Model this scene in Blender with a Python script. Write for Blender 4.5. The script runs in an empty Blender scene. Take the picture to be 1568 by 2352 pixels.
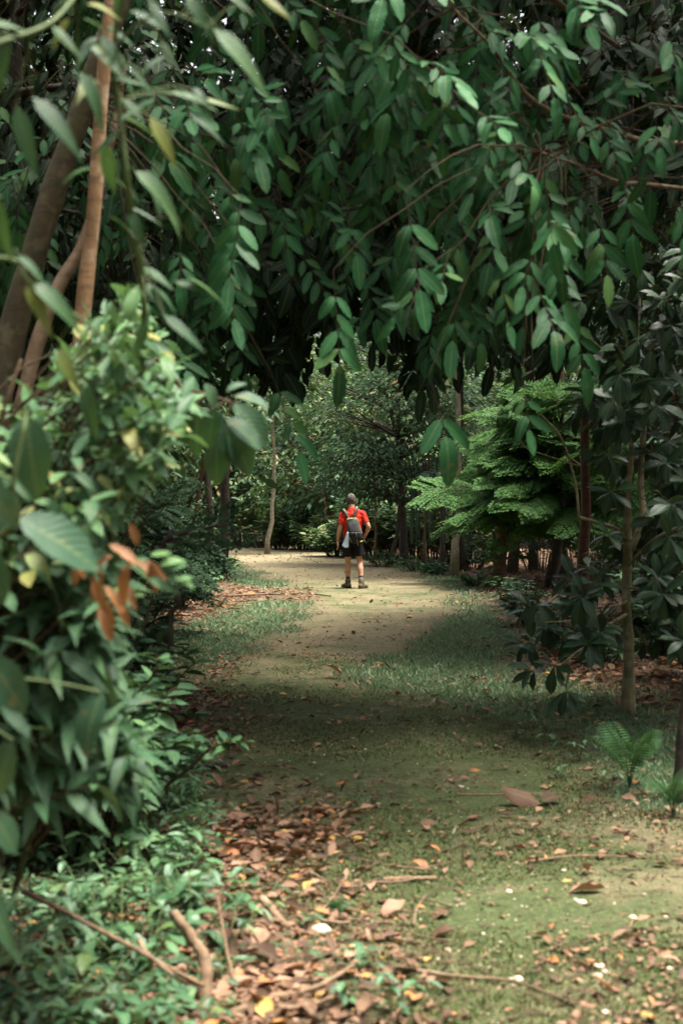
import bpy, bmesh, math, random
import numpy as np
from mathutils import Vector, Matrix

rng = np.random.default_rng(11)
random.seed(11)
scn = bpy.context.scene
COL = scn.collection
R = math.radians

# ------------------------------------------------------------------ camera
F = 3266.7          # focal length in units of the 1568 x 2352 measuring grid
EYE = 1.55
cam_data = bpy.data.cameras.new("camera")
cam_data.sensor_fit = 'VERTICAL'
cam_data.sensor_height = 36.0
cam_data.lens = 50.0
cam_data.shift_y = -11.0 / 2352.0
cam_data.clip_end = 900.0
cam_data.dof.use_dof = True
cam_data.dof.focus_distance = 25.0
cam_data.dof.aperture_fstop = 3.2
cam = bpy.data.objects.new("camera", cam_data)
COL.objects.link(cam)
cam.location = (0, 0, EYE)
cam.rotation_euler = (R(90), 0, 0)
scn.camera = cam

# ------------------------------------------------------------------ sky, sun, exposure
SUN_DIR = Vector((0.27, -0.06, 1.0)).normalized()      # towards the sun
sun_el = math.asin(SUN_DIR.z)
world = bpy.data.worlds.new("World")
scn.world = world
world.use_nodes = True
wn = world.node_tree
bg = wn.nodes["Background"]
sky = wn.nodes.new("ShaderNodeTexSky")
sky.sky_type = 'NISHITA'
sky.sun_disc = False
sky.sun_elevation = sun_el
sky.sun_rotation = math.atan2(SUN_DIR.x, SUN_DIR.y)
sky.air_density = 1.0
sky.dust_density = 7.0
sky.ozone_density = 1.0
hs = wn.nodes.new("ShaderNodeHueSaturation"); hs.inputs["Saturation"].default_value = 0.3   # thin bright cloud
wn.links.new(sky.outputs[0], hs.inputs["Color"]); wn.links.new(hs.outputs[0], bg.inputs[0])
bg.inputs[1].default_value = 0.14
sun_data = bpy.data.lights.new("sun", 'SUN')
sun_data.energy = 4.0
sun_data.angle = R(20)
sun_data.color = (1.0, 0.95, 0.85)
sun = bpy.data.objects.new("sun", sun_data)
COL.objects.link(sun)
sun.rotation_euler = (-SUN_DIR).to_track_quat('-Z', 'Y').to_euler()
scn.view_settings.view_transform = 'Standard'
scn.view_settings.look = 'None'
scn.view_settings.gamma = 1.0
scn.view_settings.use_curve_mapping = False
scn.view_settings.exposure = 1.75
scn.render.engine = 'CYCLES'
scn.cycles.max_bounces = 6
scn.cycles.transparent_max_bounces = 4
scn.cycles.use_denoising = True

# ------------------------------------------------------------------ helpers
def P(u, v, D):
    """point seen at (u, v) of the measuring grid, D metres in front of the camera"""
    return Vector(((u - 784.0) / F * D, D, EYE + (1165.0 - v) / F * D))

def proj(p):
    p = np.asarray(p, float)
    d = np.maximum(p[..., 1], 0.05)
    return 784 + p[..., 0] / d * F, 1165 - (p[..., 2] - EYE) / d * F, d

def tag(o, label=None, cat=None, group=None, kind=None):
    if label: o['label'] = label
    if cat: o['category'] = cat
    if group: o['group'] = group
    if kind: o['kind'] = kind
    return o

def thing(name, loc, label, cat, group=None):
    o = bpy.data.objects.new(name, None)
    o.empty_display_size = 0.1
    COL.objects.link(o)
    o.location = loc
    return tag(o, label, cat, group)

def link(name, me, parent=None, loc=None):
    o = bpy.data.objects.new(name, me)
    COL.objects.link(o)
    if parent is not None: o.parent = parent
    if loc is not None: o.location = loc
    return o

def unit(a):
    a = np.asarray(a, float)
    return a / np.maximum(np.linalg.norm(a, axis=-1, keepdims=True), 1e-9)

def np_mesh(name, V, T, mat=None, UV=None, smooth=True):
    """triangle mesh out of arrays"""
    V = np.asarray(V, np.float32); T = np.asarray(T, np.int32)
    me = bpy.data.meshes.new(name)
    me.vertices.add(len(V)); me.vertices.foreach_set("co", V.ravel())
    n = len(T)
    me.loops.add(n * 3); me.loops.foreach_set("vertex_index", T.ravel())
    me.polygons.add(n)
    me.polygons.foreach_set("loop_start", np.arange(0, n * 3, 3, dtype=np.int32))
    me.polygons.foreach_set("use_smooth", np.full(n, smooth))
    if UV is not None:
        l = me.uv_layers.new(name="UVMap")
        l.data.foreach_set("uv", np.asarray(UV, np.float32)[T.ravel()].ravel())
    me.update(calc_edges=True)
    if mat: me.materials.append(mat)
    return me

class TB:
    """collects tubes and loose shapes into one mesh"""
    def __init__(s): s.v = []; s.t = []; s.n = 0
    def add(s, V, T):
        V = np.asarray(V, float); T = np.asarray(T, int)
        s.v.append(V); s.t.append(T + s.n); s.n += len(V)
    def tube(s, pts, rad, k=6, cap=True):
        pts = np.asarray([tuple(p) for p in pts], float)
        m = len(pts)
        rad = np.broadcast_to(np.asarray(rad, float), (m,))
        tan = unit(np.gradient(pts, axis=0))
        ref = np.array([0.31, 0.17, 0.93]) if abs(tan[0][2]) < 0.8 else np.array([1.0, 0.1, 0.05])
        a = unit(np.cross(tan, ref)); b = np.cross(tan, a)
        ang = np.linspace(0, 2 * math.pi, k, endpoint=False)
        V = pts[:, None] + rad[:, None, None] * (a[:, None] * np.cos(ang)[None, :, None] + b[:, None] * np.sin(ang)[None, :, None])
        V = V.reshape(-1, 3)
        i = np.arange(m - 1)[:, None] * k; j = np.arange(k)[None]; j2 = (j + 1) % k
        q = [i + j, i + j2, i + k + j2, i + k + j]
        T = np.concatenate([np.stack([q[0], q[1], q[2]], -1).reshape(-1, 3), np.stack([q[0], q[2], q[3]], -1).reshape(-1, 3)])
        if cap:
            V = np.concatenate([V, pts[:1], pts[-1:]])
            jj = np.arange(k); j2 = (jj + 1) % k; c0 = m * k; e = (m - 1) * k
            T = np.concatenate([T, np.stack([j2, jj, np.full(k, c0)], -1), np.stack([e + jj, e + j2, np.full(k, c0 + 1)], -1)])
        s.add(V, T)
    def build(s, name, mat, parent=None, off=(0, 0, 0), kind=None):
        if not s.v: return None
        me = np_mesh(name, np.concatenate(s.v) - np.array(off), np.concatenate(s.t), mat)
        o = link(name, me, parent)
        if kind: o['kind'] = kind
        return o

def curve(p0, p1, bend=(0, 0, 0), n=7, wob=0.0):
    p0 = np.array(p0, float); p1 = np.array(p1, float)
    t = np.linspace(0, 1, n)[:, None]
    pts = p0 + (p1 - p0) * t + np.array(bend, float) * (4 * t * (1 - t))
    if wob:
        w = rng.normal(0, wob, (n, 3)); w[0] = 0; w[-1] = 0
        pts = pts + w
    return pts

def smooth_path(ctrl, n=24):
    """Catmull-Rom through the control points"""
    c = np.asarray([tuple(p) for p in ctrl], float)
    c = np.vstack([2 * c[0] - c[1], c, 2 * c[-1] - c[-2]])
    out = []
    m = len(c) - 3
    for k in range(n):
        s = k / (n - 1) * m
        i = min(int(s), m - 1); t = s - i
        a, b, d, e = c[i], c[i + 1], c[i + 2], c[i + 3]
        out.append(0.5 * (2 * b + (d - a) * t + (2 * a - 5 * b + 4 * d - e) * t * t + (3 * b - a - 3 * d + e) * t ** 3))
    return np.array(out)

def smoothstep(a, b, x):
    t = np.clip((x - a) / (b - a), 0, 1)
    return t * t * (3 - 2 * t)

# value noise for layouts
_perm = rng.random((64, 64))
def vnoise(x, y):
    x = np.asarray(x, float); y = np.asarray(y, float)
    xi = np.floor(x).astype(int); yi = np.floor(y).astype(int)
    fx = x - xi; fy = y - yi
    fx = fx * fx * (3 - 2 * fx); fy = fy * fy * (3 - 2 * fy)
    g = lambda a, b: _perm[a % 64, b % 64]
    return (g(xi, yi) * (1 - fx) + g(xi + 1, yi) * fx) * (1 - fy) + (g(xi, yi + 1) * (1 - fx) + g(xi + 1, yi + 1) * fx) * fy
def fbm(x, y):
    return (vnoise(x, y) + 0.5 * vnoise(2.1 * x + 7, 2.1 * y + 3) + 0.25 * vnoise(4.3 * x + 1, 4.3 * y + 9)) / 1.75

# ------------------------------------------------------------------ materials
def new_mat(name):
    m = bpy.data.materials.new(name); m.use_nodes = True
    nt = m.node_tree
    return m, nt, nt.nodes["Principled BSDF"], nt.nodes["Material Output"]

def ramp(nt, stops, fac=None, mode='LINEAR'):
    r = nt.nodes.new("ShaderNodeValToRGB")
    r.color_ramp.interpolation = mode
    els = r.color_ramp.elements
    while len(els) < len(stops): els.new(0.5)
    for e, (p, c) in zip(els, stops):
        e.position = p; e.color = (*c, 1) if len(c) == 3 else c
    if fac is not None: nt.links.new(fac, r.inputs[0])
    return r

def math_node(nt, op, a, b=None):
    n = nt.nodes.new("ShaderNodeMath"); n.operation = op
    for i, s in enumerate((a, b)):
        if s is None: continue
        if isinstance(s, (int, float)): n.inputs[i].default_value = s
        else: nt.links.new(s, n.inputs[i])
    return n.outputs[0]

def mix_col(nt, fac, a, b, mode='MIX'):
    n = nt.nodes.new("ShaderNodeMix"); n.data_type = 'RGBA'; n.blend_type = mode
    for i, s in ((0, fac), (6, a), (7, b)):
        if isinstance(s, (int, float)): n.inputs[i].default_value = s
        elif isinstance(s, tuple): n.inputs[i].default_value = (*s, 1)
        else: nt.links.new(s, n.inputs[i])
    return n.outputs[2]

def noise(nt, scale, detail=4, rough=0.55, vec=None, dist=0.0):
    n = nt.nodes.new("ShaderNodeTexNoise")
    n.inputs["Scale"].default_value = scale; n.inputs["Detail"].default_value = detail
    n.inputs["Roughness"].default_value = rough; n.inputs["Distortion"].default_value = dist
    if vec is not None: nt.links.new(vec, n.inputs["Vector"])
    return n

def leaf_mat(name, stops, under=None, rough=0.42, trans=0.22, trans_col=(0.10, 0.20, 0.03), veins=True, spots=0.0, spec=0.5):
    """a leaf: colour differs from leaf to leaf, midrib and side veins follow the blade, paler underside"""
    m, nt, b, out = new_mat(name)
    geo = nt.nodes.new("ShaderNodeNewGeometry"); oi = nt.nodes.new("ShaderNodeObjectInfo")
    rnd = math_node(nt, 'FRACT', math_node(nt, 'ADD', geo.outputs["Random Per Island"], oi.outputs["Random"]))
    col = ramp(nt, stops, rnd).outputs[0]
    uv = nt.nodes.new("ShaderNodeUVMap")
    sep = nt.nodes.new("ShaderNodeSeparateXYZ"); nt.links.new(uv.outputs[0], sep.inputs[0])
    ax = math_node(nt, 'ABSOLUTE', math_node(nt, 'SUBTRACT', sep.outputs[0], 0.5))
    if veins:
        mid = nt.nodes.new("ShaderNodeMapRange"); nt.links.new(ax, mid.inputs[0])
        mid.inputs[1].default_value = 0.015; mid.inputs[2].default_value = 0.055
        mid.inputs[3].default_value = 0.55; mid.inputs[4].default_value = 0.0
        col = mix_col(nt, mid.outputs[0], col, mix_col(nt, 0.5, col, (0.22, 0.26, 0.10)))
        vv = math_node(nt, 'ADD', math_node(nt, 'MULTIPLY', sep.outputs[1], 9.0), math_node(nt, 'MULTIPLY', ax, -5.0))
        vv = math_node(nt, 'PINGPONG', vv, 0.5)
        vl = ramp(nt, [(0.0, (1, 1, 1)), (0.12, (0, 0, 0))], vv).outputs[0]
        col = mix_col(nt, math_node(nt, 'MULTIPLY', vl, 0.35), col, mix_col(nt, 0.35, col, (0.20, 0.24, 0.10)))
        bump = nt.nodes.new("ShaderNodeBump"); bump.inputs["Strength"].default_value = 0.6; bump.inputs["Distance"].default_value = 0.003
        nt.links.new(vv, bump.inputs["Height"]); nt.links.new(bump.outputs[0], b.inputs["Normal"])
    if spots > 0:
        tc = nt.nodes.new("ShaderNodeTexCoord")
        ns = noise(nt, 18, 3, 0.6, geo.outputs["Position"])
        f = ramp(nt, [(0.62, (0, 0, 0)), (0.70, (1, 1, 1))], ns.outputs[0]).outputs[0]
        col = mix_col(nt, math_node(nt, 'MULTIPLY', f, spots), col, (0.16, 0.10, 0.035))
    if under is not None:
        col = mix_col(nt, geo.outputs["Backfacing"], col, under)
    nt.links.new(col, b.inputs["Base Color"])
    b.inputs["Roughness"].default_value = rough
    b.inputs["Specular IOR Level"].default_value = spec
    if trans > 0:
        tr = nt.nodes.new("ShaderNodeBsdfTranslucent")
        nt.links.new(mix_col(nt, 0.55, col, trans_col), tr.inputs[0])
        mx = nt.nodes.new("ShaderNodeMixShader"); mx.inputs[0].default_value = trans
        nt.links.new(b.outputs[0], mx.inputs[1]); nt.links.new(tr.outputs[0], mx.inputs[2])
        nt.links.new(mx.outputs[0], out.inputs[0])
    return m

def bark_mat(name, c0, c1, lichen=None, amount=0.35, scale=14, moss=None):
    m, nt, b, out = new_mat(name)
    tc = nt.nodes.new("ShaderNodeTexCoord")
    mp = nt.nodes.new("ShaderNodeMapping"); mp.inputs["Scale"].default_value = (1, 1, 0.35)
    nt.links.new(tc.outputs["Object"], mp.inputs[0])
    n1 = noise(nt, scale, 6, 0.65, mp.outputs[0])
    col = ramp(nt, [(0.3, c0), (0.7, c1)], n1.outputs[0]).outputs[0]
    mp2 = nt.nodes.new("ShaderNodeMapping"); mp2.inputs["Scale"].default_value = (0.6, 0.6, 7.0)
    nt.links.new(tc.outputs["Object"], mp2.inputs[0])
    rings = noise(nt, 4.0, 4, 0.7, mp2.outputs[0])
    col = mix_col(nt, math_node(nt, 'MULTIPLY', ramp(nt, [(0.52, (0, 0, 0)), (0.60, (1, 1, 1))], rings.outputs[0]).outputs[0], 0.45), col, tuple(x * 0.4 for x in c0))
    if moss is not None:
        n3 = noise(nt, 3.0, 3, 0.6, tc.outputs["Object"])
        f = ramp(nt, [(0.45, (0, 0, 0)), (0.62, (1, 1, 1))], n3.outputs[0]).outputs[0]
        col = mix_col(nt, f, col, moss)
    if lichen is not None:
        n2 = noise(nt, 9, 4, 0.6, tc.outputs["Object"])
        f = ramp(nt, [(0.55, (0, 0, 0)), (0.63, (1, 1, 1))], n2.outputs[0]).outputs[0]
        col = mix_col(nt, math_node(nt, 'MULTIPLY', f, amount), col, lichen)
    bump = nt.nodes.new("ShaderNodeBump"); bump.inputs["Strength"].default_value = 0.6; bump.inputs["Distance"].default_value = 0.02
    n4 = noise(nt, scale * 2.5, 6, 0.7, mp.outputs[0])
    nt.links.new(n4.outputs[0], bump.inputs["Height"]); nt.links.new(bump.outputs[0], b.inputs["Normal"])
    nt.links.new(col, b.inputs["Base Color"]); b.inputs["Roughness"].default_value = 0.85
    return m

def plain_mat(name, c, rough=0.7, var=0.25, scale=30, bump_s=0.3, dist=0.004):
    m, nt, b, out = new_mat(name)
    tc = nt.nodes.new("ShaderNodeTexCoord")
    n1 = noise(nt, scale, 4, 0.6, tc.outputs["Object"])
    lo = tuple(x * (1 - var) for x in c); hi = tuple(min(1, x * (1 + var)) for x in c)
    nt.links.new(ramp(nt, [(0.3, lo), (0.7, hi)], n1.outputs[0]).outputs[0], b.inputs["Base Color"])
    b.inputs["Roughness"].default_value = rough; b.inputs["Specular IOR Level"].default_value = 0.2
    if bump_s:
        bump = nt.nodes.new("ShaderNodeBump"); bump.inputs["Strength"].default_value = bump_s; bump.inputs["Distance"].default_value = dist
        nt.links.new(n1.outputs[0], bump.inputs["Height"]); nt.links.new(bump.outputs[0], b.inputs["Normal"])
    return m

M = {}
G = lambda *a: a
M['canopy'] = leaf_mat("canopy_leaf", [(0.0, (0.007, 0.042, 0.013)), (0.5, (0.013, 0.072, 0.023)), (0.88, (0.026, 0.110, 0.035)), (1.0, (0.060, 0.13, 0.035))],
                       under=(0.036, 0.045, 0.034), rough=0.5, spec=0.14, spots=0.4, trans=0.08, trans_col=(0.05, 0.13, 0.02))
M['bush'] = leaf_mat("shrub_leaf", [(0.0, (0.030, 0.085, 0.035)), (0.55, (0.055, 0.135, 0.055)), (0.9, (0.10, 0.20, 0.065)), (0.96, (0.22, 0.22, 0.06))],
                     under=(0.06, 0.11, 0.055), rough=0.45, spec=0.28, trans=0.25, spots=0.35)
M['lowbush'] = leaf_mat("undergrowth_leaf", [(0.0, (0.022, 0.065, 0.030)), (0.6, (0.045, 0.110, 0.052)), (1.0, (0.070, 0.150, 0.060))],
                        under=(0.05, 0.085, 0.05), rough=0.45, spec=0.28, trans=0.2, spots=0.3)
M['broad'] = leaf_mat("broad_leaf", [(0.0, (0.020, 0.060, 0.030)), (1.0, (0.040, 0.090, 0.040))], under=(0.055, 0.09, 0.05), rough=0.5, spec=0.25, trans=0.18, spots=0.5)
M['lance'] = leaf_mat("lance_leaf", [(0.0, (0.014, 0.048, 0.018)), (0.5, (0.026, 0.075, 0.028)), (0.88, (0.050, 0.11, 0.034)), (1.0, (0.15, 0.16, 0.03))],
                      under=(0.045, 0.085, 0.04), rough=0.45, spec=0.28, trans=0.25, spots=0.3)
M['dead'] = leaf_mat("dead_hanging_leaf", [(0.0, (0.13, 0.052, 0.016)), (1.0, (0.30, 0.125, 0.04))], under=(0.24, 0.115, 0.045), rough=0.6, trans=0.2, trans_col=(0.4, 0.15, 0.02))
M['dark'] = leaf_mat("glossy_dark_leaf", [(0.0, (0.014, 0.036, 0.018)), (1.0, (0.026, 0.064, 0.028))], under=(0.04, 0.052, 0.04), rough=0.36, spec=0.28, trans=0.08)
M['feather'] = leaf_mat("feathery_leaf", [(0.0, (0.034, 0.092, 0.026)), (0.7, (0.060, 0.138, 0.036)), (1.0, (0.105, 0.19, 0.048))], rough=0.6, spec=0.12, trans=0.3, trans_col=(0.14, 0.30, 0.03), veins=False)
M['fine'] = leaf_mat("fine_dark_leaf", [(0.0, (0.014, 0.042, 0.018)), (1.0, (0.032, 0.078, 0.028))], rough=0.6, spec=0.15, trans=0.12, veins=False)
M['far'] = leaf_mat("forest_leaf", [(0.0, (0.035, 0.085, 0.036)), (0.5, (0.075, 0.135, 0.055)), (0.75, (0.14, 0.19, 0.075)), (0.93, (0.20, 0.18, 0.075)), (1.0, (0.24, 0.13, 0.05))],
                     under=(0.09, 0.12, 0.07), rough=0.55, spec=0.18, trans=0.22, veins=False)
M['fardark'] = leaf_mat("deep_forest_leaf", [(0.0, (0.020, 0.055, 0.024)), (0.7, (0.038, 0.090, 0.038)), (1.0, (0.07, 0.125, 0.05))], under=(0.05, 0.075, 0.05), rough=0.55, spec=0.18, trans=0.15, veins=False)
M['palm'] = leaf_mat("palm_leaf", [(0.0, (0.018, 0.05, 0.03)), (1.0, (0.03, 0.08, 0.045))], rough=0.4, trans=0.1, veins=False)
M['fern'] = leaf_mat("fern_leaf", [(0.0, (0.024, 0.075, 0.026)), (1.0, (0.045, 0.115, 0.036))], rough=0.6, spec=0.15, trans=0.25, veins=False)
M['weed'] = leaf_mat("weed_leaf", [(0.0, (0.022, 0.068, 0.028)), (0.5, (0.048, 0.122, 0.052)), (0.9, (0.080, 0.170, 0.070)), (1.0, (0.12, 0.19, 0.06))], under=(0.08, 0.13, 0.08), rough=0.42, trans=0.2)
M['litter'] = leaf_mat("fallen_leaf", [(0.0, (0.045, 0.023, 0.014)), (0.35, (0.11, 0.056, 0.033)), (0.65, (0.20, 0.105, 0.062)), (0.88, (0.31, 0.180, 0.118)), (0.965, (0.36, 0.130, 0.04)), (0.998, (0.44, 0.29, 0.08))],
                       rough=0.65, trans=0.1, trans_col=(0.3, 0.15, 0.05), spec=0.3)
M['grass'] = leaf_mat("grass_blade", [(0.0, (0.080, 0.150, 0.075)), (0.6, (0.14, 0.23, 0.12)), (0.9, (0.23, 0.29, 0.15)), (1.0, (0.30, 0.25, 0.13))], rough=0.5, trans=0.25, trans_col=(0.14, 0.25, 0.08), veins=False)
M['bark_tan'] = bark_mat("tan_bark", (0.15, 0.080, 0.032), (0.34, 0.195, 0.085), (0.40, 0.30, 0.20), 0.6, 16)
M['bark_olive'] = bark_mat("olive_bark", (0.030, 0.023, 0.009), (0.075, 0.055, 0.020), (0.13, 0.11, 0.06), 0.4, 12, moss=(0.050, 0.050, 0.014))
M['bark_dark'] = bark_mat("dark_bark", (0.030, 0.022, 0.015), (0.070, 0.052, 0.035), (0.16, 0.15, 0.11), 0.3, 12)
M['bark_brown'] = bark_mat("brown_bark", (0.075, 0.045, 0.022), (0.15, 0.09, 0.045), (0.20, 0.17, 0.11), 0.3, 12)
M['bark_red'] = bark_mat("reddish_bark", (0.07, 0.030, 0.017), (0.14, 0.06, 0.033), None, 0, 12)
M['bark_pale'] = bark_mat("pale_lichen_bark", (0.26, 0.22, 0.12), (0.44, 0.39, 0.24), (0.48, 0.44, 0.34), 0.8, 12, moss=(0.13, 0.125, 0.03))
M['bark_grey'] = bark_mat("grey_bark", (0.15, 0.125, 0.075), (0.27, 0.23, 0.15), (0.36, 0.33, 0.25), 0.5, 12)
M['twig'] = plain_mat("twig_bark", (0.050, 0.034, 0.017), 0.8)
M['twig_green'] = plain_mat("green_stem", (0.07, 0.10, 0.035), 0.6)
M['stick'] = bark_mat("dry_stick", (0.10, 0.060, 0.033), (0.26, 0.165, 0.09), (0.34, 0.26, 0.17), 0.5, 25)
M['stone'] = plain_mat("pale_stone", (0.48, 0.40, 0.28), 0.8, 0.3, 20, 0.5)
M['pebble'] = leaf_mat("pebble", [(0.0, (0.05, 0.035, 0.02)), (0.5, (0.13, 0.095, 0.055)), (0.85, (0.28, 0.22, 0.14)), (1.0, (0.50, 0.44, 0.33))], rough=0.85, trans=0, veins=False, spec=0.2)
M['moss'] = leaf_mat("moss_tuft", [(0.0, (0.045, 0.058, 0.020)), (0.6, (0.090, 0.108, 0.036)), (1.0, (0.17, 0.165, 0.07))], rough=0.7, trans=0.2, trans_col=(.12, .16, .04), veins=False, spec=0.2)

# ------------------------------------------------------------------ ground
EDGE = np.array([  # distance, left and right edge of the track on the measuring grid
    (2.0, 500, 2600), (4.27, 800, 1900), (6, 680, 1700), (8, 545, 1450), (9.5, 500, 1290), (11.6, 440, 950), (13.2, 430, 770), (15.1, 540, 880),
    (17.8, 670, 990), (21.5, 735, 1050), (27.4, 690, 1010), (32.7, 600, 960), (40.5, 545, 870), (50, 500, 730), (60, 330, 620), (75, 100, 400), (400, -1000, -800)], float)
def path_edges(y):
    l = np.interp(y, EDGE[:, 0], (EDGE[:, 1] - 784) / F * EDGE[:, 0])
    r = np.interp(y, EDGE[:, 0], (EDGE[:, 2] - 784) / F * EDGE[:, 0])
    return l, r
def surface(x, y):
    """how much of the ground is track, grass and leaf litter at a point"""
    l, r = path_edges(y)
    nz = (fbm(x * 1.7, y * 0.9) - 0.5)
    w = np.clip(0.12 + 0.012 * y, 0.1, 0.6)
    track = smoothstep(l - w, l + w, x + nz * 0.9) * (1 - smoothstep(r - w, r + w, x + nz * 0.9))
    reach_r = np.interp(y, [0, 6, 9, 12, 16, 22, 28, 40, 60], [0.5, 0.9, 1.7, 1.9, 1.3, 0.55, 0.6, 0.8, 1.5])
    reach_l = np.interp(y, [0, 10, 13, 17, 22, 25, 28, 34, 45, 60], [0.0, 0.0, 0.5, 1.3, 1.3, 0.5, 1.2, 1.3, 1.5, 1.5])
    g = smoothstep(l - reach_l - 0.4, l - reach_l + 0.4, x + nz * 1.2) * (1 - smoothstep(r + reach_r - 0.5, r + reach_r + 0.5, x + nz * 1.4))
    bare = smoothstep(22.5, 24, y) * (1 - smoothstep(26.3, 27.8, y)) * (1 - smoothstep(-0.9, -0.2, x + nz))
    g = g * (1 - 0.85 * bare)
    grass = np.clip(g - track * 1.25, 0, 1) * smoothstep(0.25, 0.55, fbm(x * 2.3 + 5, y * 1.1) + 0.18)
    litter = np.clip(1 - g, 0, 1)
    return track, grass, np.clip(litter + bare * 0.7, 0, 1)
def gz(x, y):
    x = np.asarray(x, float); y = np.asarray(y, float)
    l, r = path_edges(y)
    z = 0.05 * (fbm(x * 0.8, y * 0.6) - 0.5) + 0.018 * (fbm(x * 5, y * 5) - 0.5)
    z = z + 0.10 * smoothstep(0.3, 2.5, l - x) + 0.10 * smoothstep(0.8, 4.5, x - r)
    return z

def build_ground():
    ys = np.concatenate([np.array([-80, -30, -10, -3, 0, 1.5]), 2.5 * np.power(95 / 2.5, np.linspace(0, 1, 420)), np.array([120, 180, 300, 600])])
    s = np.linspace(-1, 1, 261)
    sx = np.sign(s) * (np.abs(s) ** 1.9)
    X = np.zeros((len(ys), len(s))); Y = np.repeat(ys[:, None], len(s), 1)
    for i, y in enumerate(ys):
        X[i] = sx * (max(abs(y), 4) * 0.55 + 6 if y < 96 else 400)
    Z = gz(X, Y)
    tr, gr, li = surface(X, Y)
    V = np.stack([X, Y, Z], -1).reshape(-1, 3)
    n, m = X.shape
    a = (np.arange(n - 1)[:, None] * m + np.arange(m - 1)[None]).ravel()
    T = np.concatenate([np.stack([a, a + 1, a + m + 1], -1), np.stack([a, a + m + 1, a + m], -1)])
    me = np_mesh("ground", V, T)
    at = me.color_attributes.new("cover", 'FLOAT_COLOR', 'POINT')
    sand = np.interp(Y, [0, 5, 8, 12, 14, 18, 22, 26, 32, 42, 60], [0.2, 0.12, 0.05, 0.0, 0.4, 0.9, 0.55, 0.45, 0.9, 1.0, 0.6])
    at.data.foreach_set("color", np.stack([tr, gr, li, sand], -1).astype(np.float32).ravel())
    m_, nt, b, out = new_mat("forest_ground")
    vc = nt.nodes.new("ShaderNodeAttribute"); vc.attribute_name = "cover"
    sep = nt.nodes.new("ShaderNodeSeparateColor"); nt.links.new(vc.outputs["Color"], sep.inputs[0])
    tc = nt.nodes.new("ShaderNodeTexCoord"); pos = tc.outputs["Object"]
    fine = noise(nt, 42, 6, 0.7, pos); mid = noise(nt, 7, 5, 0.6, pos); big = noise(nt, 1.1, 4, 0.6, pos, 0.4)
    grit = noise(nt, 95, 3, 0.7, pos)
    soil = ramp(nt, [(0.25, (0.035, 0.022, 0.013)), (0.5, (0.095, 0.060, 0.034)), (0.75, (0.19, 0.115, 0.065))], fine.outputs[0]).outputs[0]
    moss = ramp(nt, [(0.3, (0.026, 0.034, 0.012)), (0.55, (0.065, 0.086, 0.028)), (0.75, (0.12, 0.14, 0.052))], fine.outputs[0]).outputs[0]
    gravel = ramp(nt, [(0.3, (0.075, 0.058, 0.032)), (0.5, (0.15, 0.122, 0.066)), (0.64, (0.27, 0.22, 0.13)), (0.72, (0.46, 0.40, 0.28))], grit.outputs[0]).outputs[0]
    mf = math_node(nt, 'ADD', math_node(nt, 'MULTIPLY', big.outputs[0], 0.75), math_node(nt, 'MULTIPLY', mid.outputs[0], 0.45))
    mf = math_node(nt, 'SUBTRACT', mf, math_node(nt, 'MULTIPLY', vc.outputs["Alpha"], 0.28))
    mf = ramp(nt, [(0.38, (0, 0, 0)), (0.58, (1, 1, 1))], mf).outputs[0]
    track = mix_col(nt, mf, gravel, moss)
    turf = ramp(nt, [(0.3, (0.035, 0.055, 0.022)), (0.6, (0.075, 0.11, 0.048)), (0.8, (0.12, 0.14, 0.07))], fine.outputs[0]).outputs[0]
    col = mix_col(nt, sep.outputs[0], soil, track)
    col = mix_col(nt, sep.outputs[1], col, turf)
    nt.links.new(col, b.inputs["Base Color"]); b.inputs["Roughness"].default_value = 0.9
    b.inputs["Specular IOR Level"].default_value = 0.25
    hsum = math_node(nt, 'ADD', fine.outputs[0], math_node(nt, 'MULTIPLY', grit.outputs[0], 0.6))
    bump = nt.nodes.new("ShaderNodeBump"); bump.inputs["Strength"].default_value = 0.9; bump.inputs["Distance"].default_value = 0.02
    nt.links.new(hsum, bump.inputs["Height"]); nt.links.new(bump.outputs[0], b.inputs["Normal"])
    me.materials.append(m_)
    tag(link("ground", me), "mossy track with grass verges and brown forest soil", None, None, "structure")
build_ground()

# ------------------------------------------------------------------ leaves
def template(n=4, w=0.21, fold=0.25, droop=0.18, shape='ellip', curl=0.0, wave=0.0, ser=0.0):
    """a leaf blade of length 1 along +y, upper side +z"""
    t = np.linspace(0, 1, n + 1)
    if shape == 'oblong': hw = np.sin(math.pi * t ** 0.95) ** 0.55
    elif shape == 'ellip': hw = np.sin(math.pi * t ** 0.92) ** 0.75
    elif shape == 'lance': hw = np.sin(math.pi * t ** 0.62) ** 1.0
    elif shape == 'obov': hw = np.sin(math.pi * t ** 1.45) ** 0.8
    else: hw = np.sin(math.pi * t) ** 0.5
    hw = hw * w * (1 + ser * np.where(np.arange(n + 1) % 2, 1, -1))
    z = -droop * t ** 2 + curl * np.sin(t * 5.0)
    V = [(0, 0, 0)]; UV = [(0.5, 0)]
    for i in range(1, n):
        wv = wave * math.sin(i * 2.3)
        lift = fold * hw[i]
        V += [(-hw[i], t[i], z[i] + lift + wv), (0, t[i], z[i]), (hw[i], t[i], z[i] + lift - wv)]
        UV += [(0, t[i]), (0.5, t[i]), (1, t[i])]
    V.append((0, 1, z[n])); UV.append((0.5, 1))
    T = [(0, 2, 1), (0, 3, 2)]
    for i in range(n - 2):
        a = 1 + 3 * i
        for k in (0, 1):
            T += [(a + k, a + k + 1, a + k + 4), (a + k, a + k + 4, a + k + 3)]
    a = 1 + 3 * (n - 2); e = len(V) - 1
    T += [(a, a + 1, e), (a + 1, a + 2, e)]
    return np.array(V), np.array(T), np.array(UV)

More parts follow.
